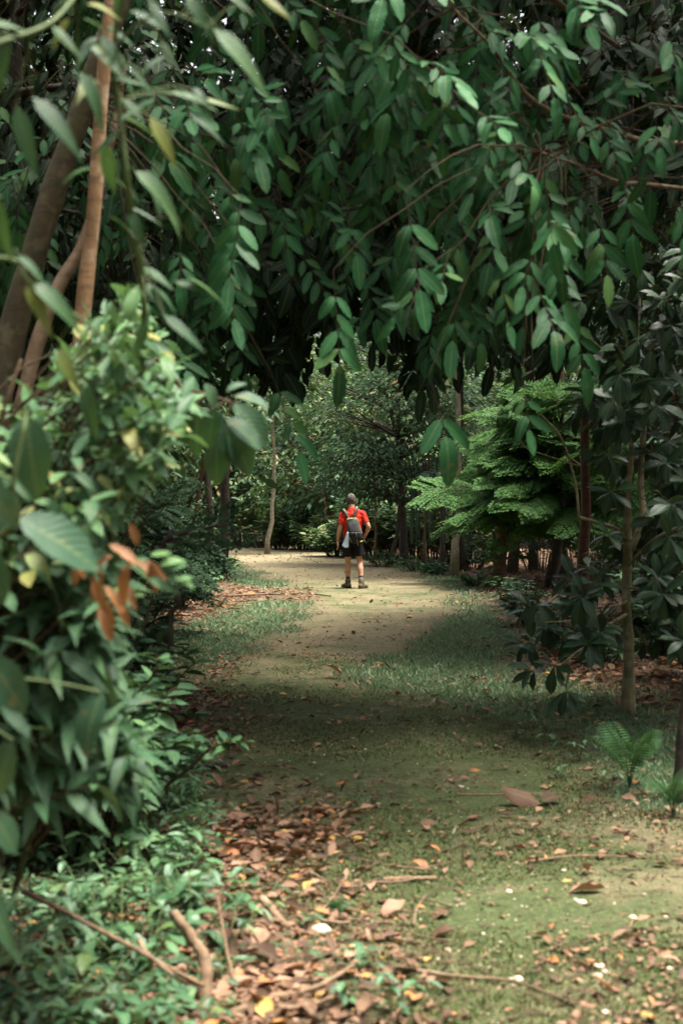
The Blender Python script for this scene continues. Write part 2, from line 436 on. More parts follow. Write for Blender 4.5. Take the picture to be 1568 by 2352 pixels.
def frames(d, up):
    y = unit(d)
    x = np.cross(y, up)
    bad = np.linalg.norm(x, axis=-1) < 1e-4
    if bad.any(): x[bad] = np.cross(y[bad], np.array([0.3, 0.8, 0.1]))
    x = unit(x); z = np.cross(x, y)
    return x, y, z

def stamp(name, tmpl, p, d, up, s, mat, off=(0, 0, 0)):
    """many leaves as one mesh"""
    V, T, UV = tmpl
    x, y, z = frames(np.asarray(d, float), np.asarray(up, float))
    s = np.asarray(s, float)[:, None, None]
    W = (x[:, None] * V[None, :, 0:1] + y[:, None] * V[None, :, 1:2] + z[:, None] * V[None, :, 2:3]) * s + (np.asarray(p, float) - np.array(off))[:, None]
    n, k = len(W), len(V)
    TT = (T[None] + (np.arange(n) * k)[:, None, None]).reshape(-1, 3)
    return np_mesh(name, W.reshape(-1, 3), TT, mat, np.tile(UV, (n, 1)))

class Leaves:
    def __init__(s): s.p = []; s.d = []; s.u = []; s.s = []
    def add(s, p, d, u, size):
        s.p.append(tuple(p)); s.d.append(tuple(d)); s.u.append(tuple(u)); s.s.append(size)
    def arrays(s):
        return np.array(s.p, float), np.array(s.d, float), np.array(s.u, float), np.array(s.s, float)
    def finish(s, root, full, lite, mat, k=300, name='leaf', rest='foliage', label=None, minpx=14):
        if not s.p: return
        p, d, u, z = s.arrays()
        off = np.array(root.location)
        k = min(k, len(p))
        pick = np.zeros(len(p), bool)
        if k:
            U, Vv, D = proj(p + unit(d) * z[:, None] * 0.5)
            ins = (U > -20) & (U < 1590) & (Vv > -20) & (Vv < 2370) & (p[:, 1] > 0.5)
            cell = (np.clip(U, 0, 1567) // 40).astype(int) * 100 + (np.clip(Vv, 0, 2351) // 40).astype(int)
            zmin = np.full(5000, 1e9); np.minimum.at(zmin, cell[ins], D[ins])
            score = z / D * F * np.where(D < zmin[cell] + 0.3, 1.0, 0.35) * ins
            order = np.argsort(-score)[:k]
            pick[order[score[order] > minpx * 0.35]] = True
        meshes = full if isinstance(full, list) else [full]
        mm = [np_mesh(name, t[0], t[1], mat, t[2]) for t in meshes]
        x, y, zz = frames(d, u)
        for i in np.nonzero(pick)[0]:
            o = bpy.data.objects.new(name, mm[i % len(mm)])
            COL.objects.link(o); o.parent = root
            q = p[i] - off; a = z[i]
            o.matrix_basis = Matrix(((x[i][0] * a, y[i][0] * a, zz[i][0] * a, q[0]), (x[i][1] * a, y[i][1] * a, zz[i][1] * a, q[1]),
                                     (x[i][2] * a, y[i][2] * a, zz[i][2] * a, q[2]), (0, 0, 0, 1)))
            if label: o['label'] = label
        r = ~pick
        if r.any():
            near = r & (p[:, 1] < 9)
            for sel, tm in ((r, lite),):
                if sel.any():
                    me = stamp(rest, tm, p[sel], d[sel], u[sel], z[sel], mat, off)
                    link(rest, me, root)['kind'] = 'stuff'

def rv(s=1.0): return rng.normal(0, s, 3)

T_ELL = [template(5, 0.20, 0.25, 0.18), template(5, 0.22, 0.35, 0.32, curl=0.03), template(5, 0.19, 0.15, 0.05, wave=0.015)]
T_OBL = [template(8, 0.185, 0.20, 0.12, 'oblong', ser=.05), template(8, 0.20, 0.32, 0.30, 'oblong', curl=0.03, ser=.06), template(8, 0.17, 0.10, 0.0, 'oblong', wave=0.012, ser=.04), template(8, 0.175, 0.45, 0.45, 'oblong', curl=-0.03, wave=0.02, ser=.07)]
T_OBL_L = template(3, 0.195, 0.25, 0.2, 'oblong')
T_ELL_L = template(3, 0.21, 0.25, 0.2)
T_LAN = [template(6, 0.13, 0.3, 0.25, 'lance'), template(6, 0.15, 0.4, 0.4, 'lance'), template(6, 0.12, 0.2, 0.1, 'lance')]
T_LAN_L = template(3, 0.14, 0.3, 0.25, 'lance')
T_OBO = [template(5, 0.19, 0.2, 0.15, 'obov'), template(5, 0.21, 0.3, 0.3, 'obov')]
T_OBO_L = template(3, 0.2, 0.25, 0.2, 'obov')
T_BROAD = [template(8, 0.27, 0.25, 0.2, wave=0.012), template(8, 0.25, 0.35, 0.35, wave=0.01)]
T_DEAD = [template(6, 0.22, 0.7, 0.15, curl=0.05, wave=0.03), template(6, 0.24, -0.5, -0.25, curl=0.06, wave=0.03), template(6, 0.2, 0.9, 0.3, curl=-0.05, wave=0.04), template(6, 0.3, 0.3, -0.1, curl=0.08, wave=0.05)]
T_HANG = [template(6, 0.15, 0.45, 0.15, curl=0.04, wave=0.02), template(6, 0.17, 0.6, 0.35, curl=-0.04, wave=0.03)]
T_DEAD_L = template(3, 0.24, 0.5, -0.15, curl=0.05, wave=0.03)
T_TINY = (np.array([(0, 0, 0), (-0.22, 0.5, 0.05), (0.22, 0.5, 0.05), (0, 1, -0.05)]), np.array([(0, 2, 1), (1, 2, 3)]), np.array([(0.5, 0), (0, .5), (1, .5), (0.5, 1)]))
T_BLADE = (np.array([(-0.06, 0, 0), (0.06, 0, 0), (-0.045, 0.55, 0.03), (0.045, 0.55, 0.03), (0, 1, -0.08)]), np.array([(0, 1, 3), (0, 3, 2), (2, 3, 4)]), np.array([(0, 0), (1, 0), (0, .5), (1, .5), (0.5, 1)]))

# --------------------------------------------------------------- overhanging canopy
UV_LOW = np.array([(-900, 1150), (-200, 1120), (350, 1010), (450, 980), (600, 960), (690, 925), (760, 830), (850, 850), (930, 900), (1000, 930), (1080, 870), (1150, 870), (1250, 900), (1350, 820), (1450, 740), (1568, 700), (2600, 900)], float)
def above_arch(p, slack=0):
    U, V, D = proj(p)
    return V < np.interp(U, UV_LOW[:, 0], UV_LOW[:, 1]) + slack

def pinnate(L, tw, p, d, up, pairs=3, ls=0.13, step=0.075, lean=0.5, r=0.0016):
    """a compound leaf: opposite leaflets along a thin hanging stalk"""
    p = np.array(p, float); d = unit(np.array(d, float)); up = unit(np.array(up, float))
    pts = [p.copy()]
    sag = np.array([0, 0, -0.10])
    for i in range(pairs + 1):
        d = unit(d + sag * 0.6)
        p = p + d * step * (1.5 if i == 0 else 1.0)
        pts.append(p.copy())
        side = unit(np.cross(d, up)); nrm = np.cross(side, d)
        sc = ls * (0.72 + 0.33 * (i + 1) / (pairs + 1)) * rng.uniform(0.75, 1.15)
        if i < pairs:
            for sgn in (-1, 1):
                if rng.random() < 0.08: continue
                dd = unit(d * rng.uniform(0.6, 1.0) + side * sgn * rng.uniform(0.6, 0.95) + np.array([0, 0, -lean]) * rng.uniform(0.0, 0.7) + rv(0.10))
                L.add(p + dd * 0.008, dd, unit(nrm + side * sgn * rng.uniform(0.0, 0.35) + rv(0.16)), sc)
        else:
            L.add(p, unit(d + np.array([0, 0, -lean * 0.4]) + rv(0.1)), unit(nrm + rv(0.15)), sc * 1.08)
    tw.tube(pts, r, 3, False)

def canopy(root, limbs, n, box, bark, accept, hero=(), dens=None, ls=0.145, limb_k=8, nparts=300, sprays=(3, 6), mat='canopy', maxln=1.5, clump=0.0):
    """limbs: paths with radii; side twigs run from them into the box and carry hanging compound leaves"""
    off = np.array(root.location)
    allp = []
    for pts, r0, r1 in limbs:
        path = smooth_path(pts, 26)
        tb = TB(); tb.tube(path, np.linspace(r0, r1, 26), limb_k)
        tb.build('limb', bark, root, off)
        allp.append(path)
    allp = np.concatenate(allp)
    L = Leaves(); tw = TB()
    x0, x1, y0, y1, z0, z1 = box
    cnt = 0; tries = 0
    while cnt < n and tries < n * 30:
        tries += 1
        e = np.array([rng.uniform(x0, x1), y0 + (y1 - y0) * rng.random() ** 1.15, rng.uniform(z0, z1)])
        if not accept(e): continue
        if clump and fbm(e[0] * 1.35 + 3.1, e[2] * 1.35 + e[1] * 0.8) < clump: continue
        dist = np.linalg.norm(allp - e, axis=1) + np.where(allp[:, 2] < e[2] - 0.5, 1.0, 0)
        s = allp[np.argmin(dist + rng.uniform(0, 0.4, len(dist)))]
        ln = np.linalg.norm(e - s)
        if ln > maxln: continue
        cnt += 1
        path = curve(s, e, (0, 0, 0.12 * ln), 7, 0.02)
        tw.tube(path, np.linspace(0.004 + 0.002 * ln, 0.0018, 7), 4, False)
        k = rng.integers(sprays[0], sprays[1])
        hd = unit((e - s) * np.array([1, 1, 0.2]))
        for j in range(k):
            t = 1.0 - 0.16 * j * min(1.0, 1.0 / max(ln, 0.6)) - 0.02
            q = path[0] + 0 if t <= 0 else np.array([np.interp(t * 6, np.arange(7), path[:, c]) for c in range(3)])
            side = np.cross(hd, (0, 0, 1)) * (1 if j % 2 else -1)
            d = unit(hd * rng.uniform(0.1, 0.7) + side * (0 if j == 0 else rng.uniform(0.2, 0.8)) + np.array([0, -0.25, -rng.uniform(0.4, 1.3)]) + rv(0.2))
            up = unit(np.array([rng.normal(0, 0.3), -0.8, rng.uniform(0.15, 0.9)]) + rv(0.15))
            if not accept(q + d * 0.4): continue
            pinnate(L, tw, q, d, up, rng.integers(2, 4), ls * rng.uniform(0.8, 1.2), ls * 0.5)
    for (u, v, D, du, dv, pairs, size) in hero:
        a = np.array(P(u, v, D)); bdir = np.array(P(u + du, v + dv, D - 0.02)) - a
        up = unit(np.array([rng.normal(0, 0.2), -0.75, 0.6]))
        s = allp[np.argmin(np.linalg.norm(allp - a, axis=1))]
        path = curve(a, s, (0, 0, 0.1), 7, 0.01)
        tw.tube(path, np.linspace(0.0018, 0.005, 7), 4, False)
        pinnate(L, tw, a, bdir, up, pairs, size * rng.uniform(0.85, 1.08), size * 0.5, 0.3)
    tw.build('twig', M['twig'], root, off, 'stuff')
    L.finish(root, T_OBL, T_OBL_L, M[mat], nparts)

ARCH = thing("arching_tree", P(-60, 1900, 6.6), "old tree with a thick olive leaning trunk, leaning over the track at the left", "tree")
ARCH.location.z = 0
lean = [P(-130, 1960, 6.6), P(-60, 1300, 6.6), P(10, 850, 6.6), P(95, 530, 6.5), P(190, 250, 6.4), P(300, -60, 6.3), P(420, -420, 6.4)]
def trunk_part(root, pts, rads, mat, k=12, n=30, name='trunk', flare=True):
    path = smooth_path(pts, n)
    t = np.linspace(0, 1, n)
    r = np.interp(t, np.linspace(0, 1, len(rads)), rads)
    r = r * (1 + 0.05 * np.sin(t * 37) + rng.normal(0, 0.015, n))
    if flare: r = r * (1 + 0.5 * np.exp(-t * 22))
    tb = TB(); tb.tube(path, r, k)
    return tb.build(name, mat, root, np.array(root.location))
trunk_part(ARCH, lean, [0.085, 0.074, 0.066, 0.057, 0.052, 0.046, 0.036], M['bark_olive'])
top = np.array(lean[-1])
limbsA = [([lean[5], (-0.3, 7.0, 4.5), (0.6, 7.6, 4.6), (1.6, 8.2, 4.2)], 0.045, 0.015),
          ([lean[5], (-1.6, 8.0, 4.6), (-1.2, 9.6, 5.2), (-0.3, 11.5, 5.0)], 0.045, 0.015),
          ([lean[4], (-1.2, 7.2, 3.7), (-0.7, 8.2, 3.9), (0.1, 9.2, 3.6)], 0.03, 0.010),
          ([lean[6], (-1.8, 6.4, 5.2), (-2.6, 7.4, 5.6), (-3.4, 8.5, 5.0)], 0.04, 0.012)]
heroA = [(505, 395, 6.2, 40, 80, 3, 0.15), (555, 455, 6.0, -10, 60, 3, 0.155), (545, 540, 6.3, -15, 60, 3, 0.14), (525, 610, 6.2, 5, 40, 2, 0.14), (415, 545, 6.4, 0, 30, 2, 0.12),
         (640, 430, 6.6, 10, 60, 3, 0.13), (560, 150, 6.2, 20, 40, 3, 0.14), (690, 150, 6.5, -50, 60, 3, 0.14), (470, 350, 6.6, 20, 60, 3, 0.13), (700, 450, 6.8, 40, 40, 3, 0.13),
         (620, 850, 6.8, 30, 70, 4, 0.15), (670, 560, 7.0, 40, 50, 3, 0.13), (590, 330, 6.8, -30, 60, 3, 0.13)]
canopy(ARCH, limbsA, 95, (-3.6, 0.9, 6.0, 9.0, 1.9, 7.0), M['bark_olive'], lambda e: above_arch(e, -30) and not (e[1] < 7.6 and proj(e)[0] < 360), heroA, clump=0.52, maxln=1.9)

OVER = thing("overhanging_tree", (4.3, 9.0, 0), "tree whose long leafy boughs hang across the top of the track", "tree")
trunk_part(OVER, [(4.3, 9.0, -0.1), (4.2, 9.0, 2.2), (4.0, 8.9, 4.2), (3.6, 8.7, 6.2)], [0.14, 0.12, 0.10, 0.07], M['bark_brown'])
limbsB = [([(4.05, 8.9, 3.9), P(1600, 330, 8.3), P(1400, 300, 7.6), P(1230, 235, 7.0), P(1130, 110, 6.6), P(1040, 20, 6.4)], 0.020, 0.005),
          ([(4.0, 8.9, 4.6), (2.8, 9.5, 4.6), (1.5, 10.2, 4.5), (0.2, 11.0, 4.3)], 0.05, 0.012),
          ([(3.8, 8.8, 5.4), (2.6, 8.0, 5.4), (1.4, 7.4, 5.2), (0.1, 7.0, 5.0)], 0.05, 0.012),
          ([(4.1, 8.9, 3.3), P(1540, 430, 8.0), P(1430, 420, 7.4), P(1330, 380, 7.0), P(1240, 350, 6.6)], 0.016, 0.004),
          ([(3.9, 8.9, 4.9), (3.0, 10.2, 4.6), (2.0, 11.0, 4.5)], 0.04, 0.012), ([(3.7, 8.8, 5.8), (3.2, 10.0, 5.8), (1.8, 11.0, 5.8), (0.2, 11.6, 5.6)], 0.05, 0.012)]
heroB = [(765, 620, 6.2, 5, 60, 4, 0.155), (930, 440, 6.0, 12, 70, 3, 0.19), (1240, 350, 6.2, 10, 60, 4, 0.15), (1290, 440, 6.3, 0, 60, 3, 0.165), (1370, 470, 6.6, 10, 60, 3, 0.15),
         (950, 570, 6.4, 0, 60, 2, 0.16), (1140, 590, 6.6, 10, 50, 3, 0.14), (1060, 640, 6.6, -10, 60, 2, 0.17), (985, 860, 6.3, 15, 50, 2, 0.165), (1200, 870, 6.6, 5, 40, 2, 0.14),
         (1085, 160, 6.8, 30, 60, 4, 0.14), (960, 120, 6.6, -10, 70, 3, 0.15), (800, 130, 6.7, -40, 70, 3, 0.14), (1180, 130, 6.5, -10, 60, 3, 0.13), (1150, 290, 6.4, -30, 60, 3, 0.15),
         (1260, 170, 6.6, 40, 50, 4, 0.13), (1340, 230, 6.9, 40, 60, 4, 0.13), (1160, 480, 6.5, -20, 60, 2, 0.15), (1060, 440, 6.9, 0, 60, 3, 0.13), (880, 320, 6.8, 20, 60, 3, 0.13),
         (960, 20, 6.4, -30, 30, 4, 0.13), (1430, 410, 6.6, 10, 50, 2, 0.155), (1010, 120, 6.5, 20, 60, 3, 0.15), (800, 480, 6.7, 10, 50, 2, 0.13), (1310, 700, 6.8, 10, 40, 3, 0.14)]
canopy(OVER, limbsB, 92, (-0.4, 2.5, 6.1, 9.0, 2.0, 7.0), M['bark_brown'], lambda e: above_arch(e, -30), heroB, clump=0.5, maxln=1.7)

# trees closing the arch behind, their deep shade put into the leaf colour
M['shade'] = leaf_mat("shade_tinted_leaf", [(0.0, (0.006, 0.016, 0.008)), (0.7, (0.009, 0.026, 0.012)), (1.0, (0.018, 0.045, 0.019))], under=(0.020, 0.023, 0.019), rough=0.55, trans=0.03, spec=0.10)
BACKL = thing("shade_tinted_tree", (-4.6, 11.0, 0), "tree spreading behind the leaning olive trunk, deep shade put into its leaf colour", "tree")
trunk_part(BACKL, [(-4.6, 11.0, -0.1), (-4.4, 11.0, 2.5), (-3.9, 11.0, 5.0), (-3.2, 11.0, 7.6)], [0.16, 0.14, 0.12, 0.08], M['bark_dark'])
limbsC = [([(-4.1, 11, 4.2), (-2.6, 10.6, 4.6), (-1.2, 10.4, 4.6), (0.2, 10.6, 4.2)], .05, .012), ([(-3.8, 11, 5.4), (-2.4, 11.5, 6.2), (-1.0, 11.8, 6.4), (0.6, 12, 6.0)], .05, .012),
          ([(-4.3, 11, 3.4), (-3.2, 10.2, 3.8), (-2.2, 9.6, 3.6), (-1.4, 9.2, 3.4)], .04, .010), ([(-3.4, 11, 6.8), (-2.2, 9.6, 7.2), (-0.8, 8.2, 7.2), (0.6, 7.2, 6.9)], .05, .012), ([(-3.4, 11, 6.9), (-3.2, 9.4, 7.2), (-2.8, 7.8, 6.8), (-2.2, 6.6, 6.4)], .05, .012)]
canopy(BACKL, limbsC, 950, (-5.2, 1.6, 6.2, 12.5, 2.2, 8.6), M['bark_dark'], lambda e: above_arch(e, -20) and (e[1] > 9 or e[2] > 2.4 + 0.36 * e[1]), ls=0.175, mat='shade', sprays=(4, 7), maxln=2.6)  # includes boughs above the view, added to shade the layers below
BACKR = thing("shade_tinted_tree", (5.6, 12.0, 0), "tree spreading above the glossy leaved tree, deep shade put into its leaf colour", "tree")
trunk_part(BACKR, [(5.6, 12.0, -0.1), (5.4, 12.0, 2.5), (4.9, 12.0, 5.0), (4.2, 12.0, 7.8)], [0.16, 0.14, 0.12, 0.08], M['bark_dark'])
limbsD = [([(5.1, 12, 4.2), (3.6, 11.4, 4.8), (2.2, 11.0, 4.8), (0.8, 11.0, 4.6)], .05, .012), ([(4.8, 12, 5.4), (3.4, 11.4, 6.2), (2.0, 11.5, 6.4), (0.4, 11.6, 6.2)], .05, .012),
          ([(4.4, 12, 6.8), (3.4, 9.6, 7.2), (2.2, 8.2, 7.2), (0.9, 7.0, 6.9)], .05, .012), ([(4.6, 12, 6.6), (4.4, 9.8, 7.0), (3.8, 8.0, 6.6), (3.0, 6.8, 6.4)], .05, .012), ([(5.3, 12, 3.6), (4.4, 11, 3.8), (3.4, 10.2, 3.8), (2.6, 9.8, 3.7)], .04, .01)]
canopy(BACKR, limbsD, 800, (-0.6, 2.7, 6.6, 11.8, 2.4, 8.6), M['bark_dark'], lambda e: above_arch(e, -20) and (e[0] < 3.4 or e[2] > 4.6) and (e[1] > 9.2 or e[2] > 2.4 + 0.36 * e[1]) and (proj(e)[0] < 1380 or e[2] > 3.6), ls=0.175, mat='shade', sprays=(4, 7), maxln=2.6)  # upper boughs out of view added as a roof against overhead light

# --------------------------------------------------------------- slender stems at the near left
def stem_tree(name, label, pts, rads, mat, k=10):
    b = Vector(pts[0]); root = thing(name, (b.x, b.y, 0), label, "tree")
    trunk_part(root, pts, rads, mat, k)
    return root
S1 = stem_tree("slender_tree", "slender tan trunk rising bare and nearly upright beside the leaning olive trunk", [P(110, 1990, 6.2), P(150, 1500, 6.1), P(185, 800, 6.0), P(215, 500, 5.95), P(235, 210, 5.9), P(255, -20, 5.85), P(280, -350, 5.8)], [0.040, 0.037, 0.034, 0.031, 0.028, 0.025, 0.018], M['bark_tan'])
S2 = stem_tree("slender_tree", "short brown trunk leaning low behind the slender tan trunk", [P(-40, 1960, 6.4), P(30, 1100, 6.4), P(70, 850, 6.4), P(130, 670, 6.4), P(190, 560, 6.4), P(245, 380, 6.4), P(290, 150, 6.5)], [0.040, 0.037, 0.034, 0.031, 0.026, 0.016, 0.009], M['bark_brown'])

# lance-leaved climber in the top left corner
VINE = thing("climbing_vine", P(330, 1500, 3.6), "climber with long drooping lance leaves hanging beside the slender tan trunk", "vine")
VINE.location.z = 0
def leaf2(L, u0, v0, u1, v1, D, face=0.8, tip=0.0, roll=0.0):
    a = np.array(P(u0, v0, D)); b = np.array(P(u1, v1, D + tip))
    d = b - a
    side = np.cross(unit(d), (0, -1, 0))
    L.add(a, d, unit(np.array([0, -face, 1 - face * 0.5]) + side * roll + rv(0.12)), float(np.linalg.norm(d)))
    return a
L = Leaves(); tw = TB()
stalk = smooth_path([P(20, 2100, 4.9), P(240, 1300, 4.6), P(330, 800, 3.9), P(300, 480, 3.5), P(280, 300, 3.45), P(262, 120, 3.4), P(300, -80, 3.3)], 30)
tw.tube(stalk, np.linspace(0.011, 0.006, 30), 6)
arm1 = smooth_path([P(-80, 120, 2.7), P(20, 90, 2.8), P(120, 50, 2.9), P(190, -30, 3.0)], 14); tw.tube(arm1, 0.005, 6)
arm2 = smooth_path([P(250, 130, 3.4), P(310, 60, 3.2), P(390, 30, 3.1), P(480, 65, 3.0)], 14); tw.tube(arm2, np.linspace(0.004, 0.002, 14), 5)
arm3 = smooth_path([P(-60, 590, 3.0), P(40, 600, 3.0), P(70, 650, 3.0), P(230, 770, 3.1), P(330, 900, 3.2)], 20); tw.tube(arm3, np.linspace(0.006, 0.003, 20), 5)
for a in [(490, 65, 637, 200, 3.0, .7), (425, -10, 505, 80, 3.0, .8), (340, 0, 398, 90, 3.0, .8), (285, 150, 372, 215, 3.2, .3), (310, 392, 437, 488, 3.4, .5), (38, 240, 85, 415, 3.0, .9),
          (75, 222, 205, 350, 2.9, .7), (182, 165, 262, 285, 3.1, .5), (280, 225, 340, 285, 3.3, .6), (345, 268, 415, 378, 3.3, .4), (-30, 430, 18, 595, 2.8, .9), (62, 640, 122, 778, 3.0, .8),
          (40, 585, 120, 650, 3.0, .5), (75, 650, 205, 742, 3.0, .6), (600, -10, 672, 42, 3.0, .8), (390, 212, 505, 232, 3.4, .5), (440, 204, 497, 240, 3.4, .7), (446, 226, 552, 243, 3.5, .4),
          (430, 258, 527, 315, 3.4, .6), (440, 226, 502, 272, 3.5, .7), (375, 722, 478, 805, 3.4, .7), (130, 800, 195, 905, 3.1, .9), (190, 890, 228, 1010, 3.1, .8), (245, 60, 315, 105, 3.4, .6),
          (230, 80, 300, 160, 3.3, .7), (330, 170, 372, 110, 3.4, .7), (370, 95, 408, 160, 3.2, .9), (250, 110, 300, 140, 3.4, .5), (-40, 60, 60, 40, 2.8, .5), (120, 60, 190, 130, 3.0, .7),
          (20, 90, -10, 210, 2.8, .9), (200, 10, 280, 20, 3.2, .4), (500, -30, 590, 30, 3.1, .5), (160, 40, 110, 110, 3.1, .8), (290, 480, 345, 560, 3.5, .7), (275, 300, 205, 360, 3.4, .7), (340, 740, 300, 830, 3.6, .8), (345, 660, 420, 700, 3.6, .5)]:
    q = leaf2(L, *a)
    near = stalk if a[0] > 220 else np.concatenate([arm1, arm3])
    if 220 < a[0] and a[1] < 120: near = np.concatenate([arm2, stalk])
    s = near[np.argmin(np.linalg.norm(near - q, axis=1))]
    tw.tube(curve(q, s, (0, 0, 0.02), 5), 0.0016, 3, False)
for i in range(40):
    k = rng.integers(0, 30); q = stalk[k] + rv(0.05)
    if not (-0.2 < q[2] - 1.9 < 2.5): continue
    d = unit(np.array([rng.normal(0.3, 0.8), rng.normal(-0.2, 0.5), -rng.uniform(0.1, 0.9)]))
    L.add(q, d, unit(np.array([0, -0.5, 1]) + rv(0.3)), rng.uniform(0.07, 0.13))
tw.build('stem', M['twig_green'], VINE, np.array(VINE.location))
L.finish(VINE, T_LAN, T_LAN_L, M['lance'], 300)

# --------------------------------------------------------------- near left shrubs
BR = np.array([(560, 180), (620, 260), (680, 330), (800, 400), (900, 440), (960, 470), (1010, 440), (1080, 350), (1150, 310), (1220, 270), (1290, 300), (1350, 330), (1420, 300), (1500, 290), (1600, 330), (1700, 365), (1800, 360), (1900, 360), (2000, 300), (2100, 200), (2200, 150)], float)
def shrub_block(name, label, n, vr, Dr, tmpl, lite, mat, ls, k=300, base_x=-1.65, whorl=(4, 8), droop=0.3, inset=30, ur=-260, narrow=0.0, extra=None, twigm='twig'):
    root = thing(name, (base_x, (Dr[0] + Dr[1]) / 2, 0), label, "shrub")
    off = np.array(root.location)
    L = Leaves(); tw = TB()
    for i in range(n):
        v = rng.uniform(*vr); ue = np.interp(v, BR[:, 0], BR[:, 1]) - inset
        u = ue - (ue - ur) * rng.random() ** 1.5
        if v < np.interp(u, [-260, 60, 170, 250, 320], [940, 930, 850, 700, 620]): continue
        D = rng.uniform(*Dr)
        e = np.array(P(u, v, D))
        b = np.array([base_x + rng.normal(0, 0.25), off[1] + rng.normal(0, 0.25), 0.0])
        st = b + (e - b) * rng.uniform(0.55, 0.8) * np.array([0.8, 0.9, 1.0])
        path = curve(st, e, (0, 0, 0.06), 6, 0.012)
        tw.tube(path, np.linspace(0.0045, 0.0018, 6), 4, False)
        ax = unit(e - st + np.array([0.12, -0.15, 0.05]))
        m = rng.integers(*whorl)
        ref = unit(np.cross(ax, rv()))
        for j in range(m):
            t = 1 - 0.5 * (j // 2) / max(1, m / 2) * 0.7
            q = np.array([np.interp(t * 5, np.arange(6), path[:, c]) for c in range(3)])
            ang = j * 2.4 + rng.normal(0, 0.3)
            rad = ref * math.cos(ang) + np.cross(ax, ref) * math.sin(ang)
            d = unit(ax * rng.uniform(0.25, 0.9) + rad * 0.8 + np.array([0.05, -0.15, -droop]) * rng.uniform(0.2, 1.3))
            up = unit(np.array([0, -0.35, 1.0]) + rv(0.25))
            L.add(q, d, up, ls * rng.uniform(0.65, 1.2))
    for i in range(8):
        b = np.array([base_x + rng.normal(0, 0.2), off[1] + rng.normal(0, 0.3), 0])
        e = np.array(P(rng.uniform(ur, 300), rng.uniform(*vr), rng.uniform(*Dr)))
        tb = TB(); tb.tube(curve(b, e, (-0.05, 0, 0.05), 10, 0.015), np.linspace(0.011, 0.004, 10), 6)
        tb.build('stem', M['bark_brown'], root, off)
    tw.build('twig', M[twigm], root, off, 'stuff')
    if extra: extra(root, L)
    L.finish(root, tmpl, lite, mat, k)
    return root
shrub_block("leafy_shrub", "pale green small leaved shrub growing up against the slender tan trunk", 430, (650, 1180), (3.7, 5.0), T_ELL, T_ELL_L, M['bush'], 0.088, whorl=(5, 10))
def dead_sprig(root, L):
    D_ = Leaves()
    for a in [(260, 1275, 215, 1300), (235, 1300, 205, 1385), (300, 1290, 272, 1395), (300, 1285, 345, 1325), (310, 1280, 395, 1345), (250, 1250, 330, 1290), (240, 1345, 290, 1405), (230, 1370, 260, 1450),
              (275, 1330, 320, 1400), (215, 1330, 240, 1400), (170, 1270, 200, 1330), (345, 1290, 360, 1365), (225, 1395, 265, 1480), (300, 1200, 320, 1255), (265, 1370, 300, 1440), (180, 1290, 170, 1350)]:
        leaf2(D_, *a[:4], 3.5 + rng.uniform(-.05, .25), 0.75)
    D_.finish(root, T_HANG, T_ELL_L, M['dead'], 300, name='dead_leaf', label='dead orange brown leaf')
    for a in [(345, 1275, 395, 1268), (310, 1285, 345, 1282), (340, 1330, 400, 1350), (380, 1320, 440, 1350), (375, 1310, 430, 1290), (365, 1300, 420, 1275), (390, 1330, 445, 1325), (395, 1320, 450, 1345), (300, 1300, 345, 1320), (370, 1335, 415, 1365)]:
        leaf2(L, *a, 3.45, 0.6)
shrub_block("leafy_shrub", "shrub with a sprig of dead orange leaves beside the track", 150, (1150, 1420), (3.6, 4.8), T_ELL, T_ELL_L, M['bush'], 0.095, whorl=(4, 8), extra=dead_sprig, inset=60)
shrub_block("lance_leaf_shrub", "shrub with long pointed drooping leaves low at the left edge", 230, (1380, 1830), (3.6, 4.8), T_LAN, T_LAN_L, M['lowbush'], 0.14, whorl=(5, 9), droop=0.55, inset=60)

shrub_block("low_shrub", "low small leaved shrub behind the long pointed leaves at the litter edge", 190, (1650, 1960), (5.6, 7.2), T_ELL, T_ELL_L, M['bush'], 0.09, whorl=(6, 11), droop=0.4, inset=20, base_x=-1.7)

BROAD = thing("broad_leaved_sapling", P(-120, 1900, 3.0), "sapling with a few large ribbed leaves at the left edge of the view", "sapling")
BROAD.location.z = 0
L = Leaves(); tw = TB()
st = smooth_path([P(-160, 2300, 3.0), P(-90, 1700, 3.0), P(-40, 1300, 3.0), P(40, 1195, 2.95), P(30, 1120, 2.9), P(60, 960, 2.9)], 24); tw.tube(st, np.linspace(0.01, 0.004, 24), 6)
for a in [(40, 1190, 245, 1290, 2.9, .75, .04), (62, 950, 78, 1140, 2.95, .95, -.03), (-40, 1100, 42, 1215, 2.85, .8, 0), (235, 1590, 175, 1725, 3.1, .7, -.05), (-30, 1500, 60, 1640, 3.0, .8, 0), (30, 1700, -20, 1830, 3.0, .8, 0), (-20, 1860, 45, 1960, 3.0, .7, 0), (-50, 1250, 20, 1380, 3.0, .7, 0)]:
    q = leaf2(L, *a)
    s = st[np.argmin(np.linalg.norm(st - q, axis=1))]
    tw.tube(curve(q, s, (0, 0, 0.01), 5), 0.0025, 4, False)
tw.build('stem', M['twig_green'], BROAD, np.array(BROAD.location))
L.finish(BROAD, T_BROAD, T_BROAD[0], M['broad'], 300)

STRAP = thing("strap_leaved_plant", P(-60, 2250, 3.2), "dark strap leaved plant at the lower left corner", "plant")
STRAP.location.z = 0
L = Leaves()
for a in [(-70, 2250, 15, 2040, 3.1, .6), (-60, 2030, 70, 2180, 3.0, .7), (-50, 2060, 62, 2215, 3.05, .5), (-80, 2200, -20, 2000, 3.2, .8), (-60, 1990, 30, 2090, 3.1, .7)]:
    leaf2(L, *a)
L.finish(STRAP, T_LAN, T_LAN_L, M['dark'], 300)

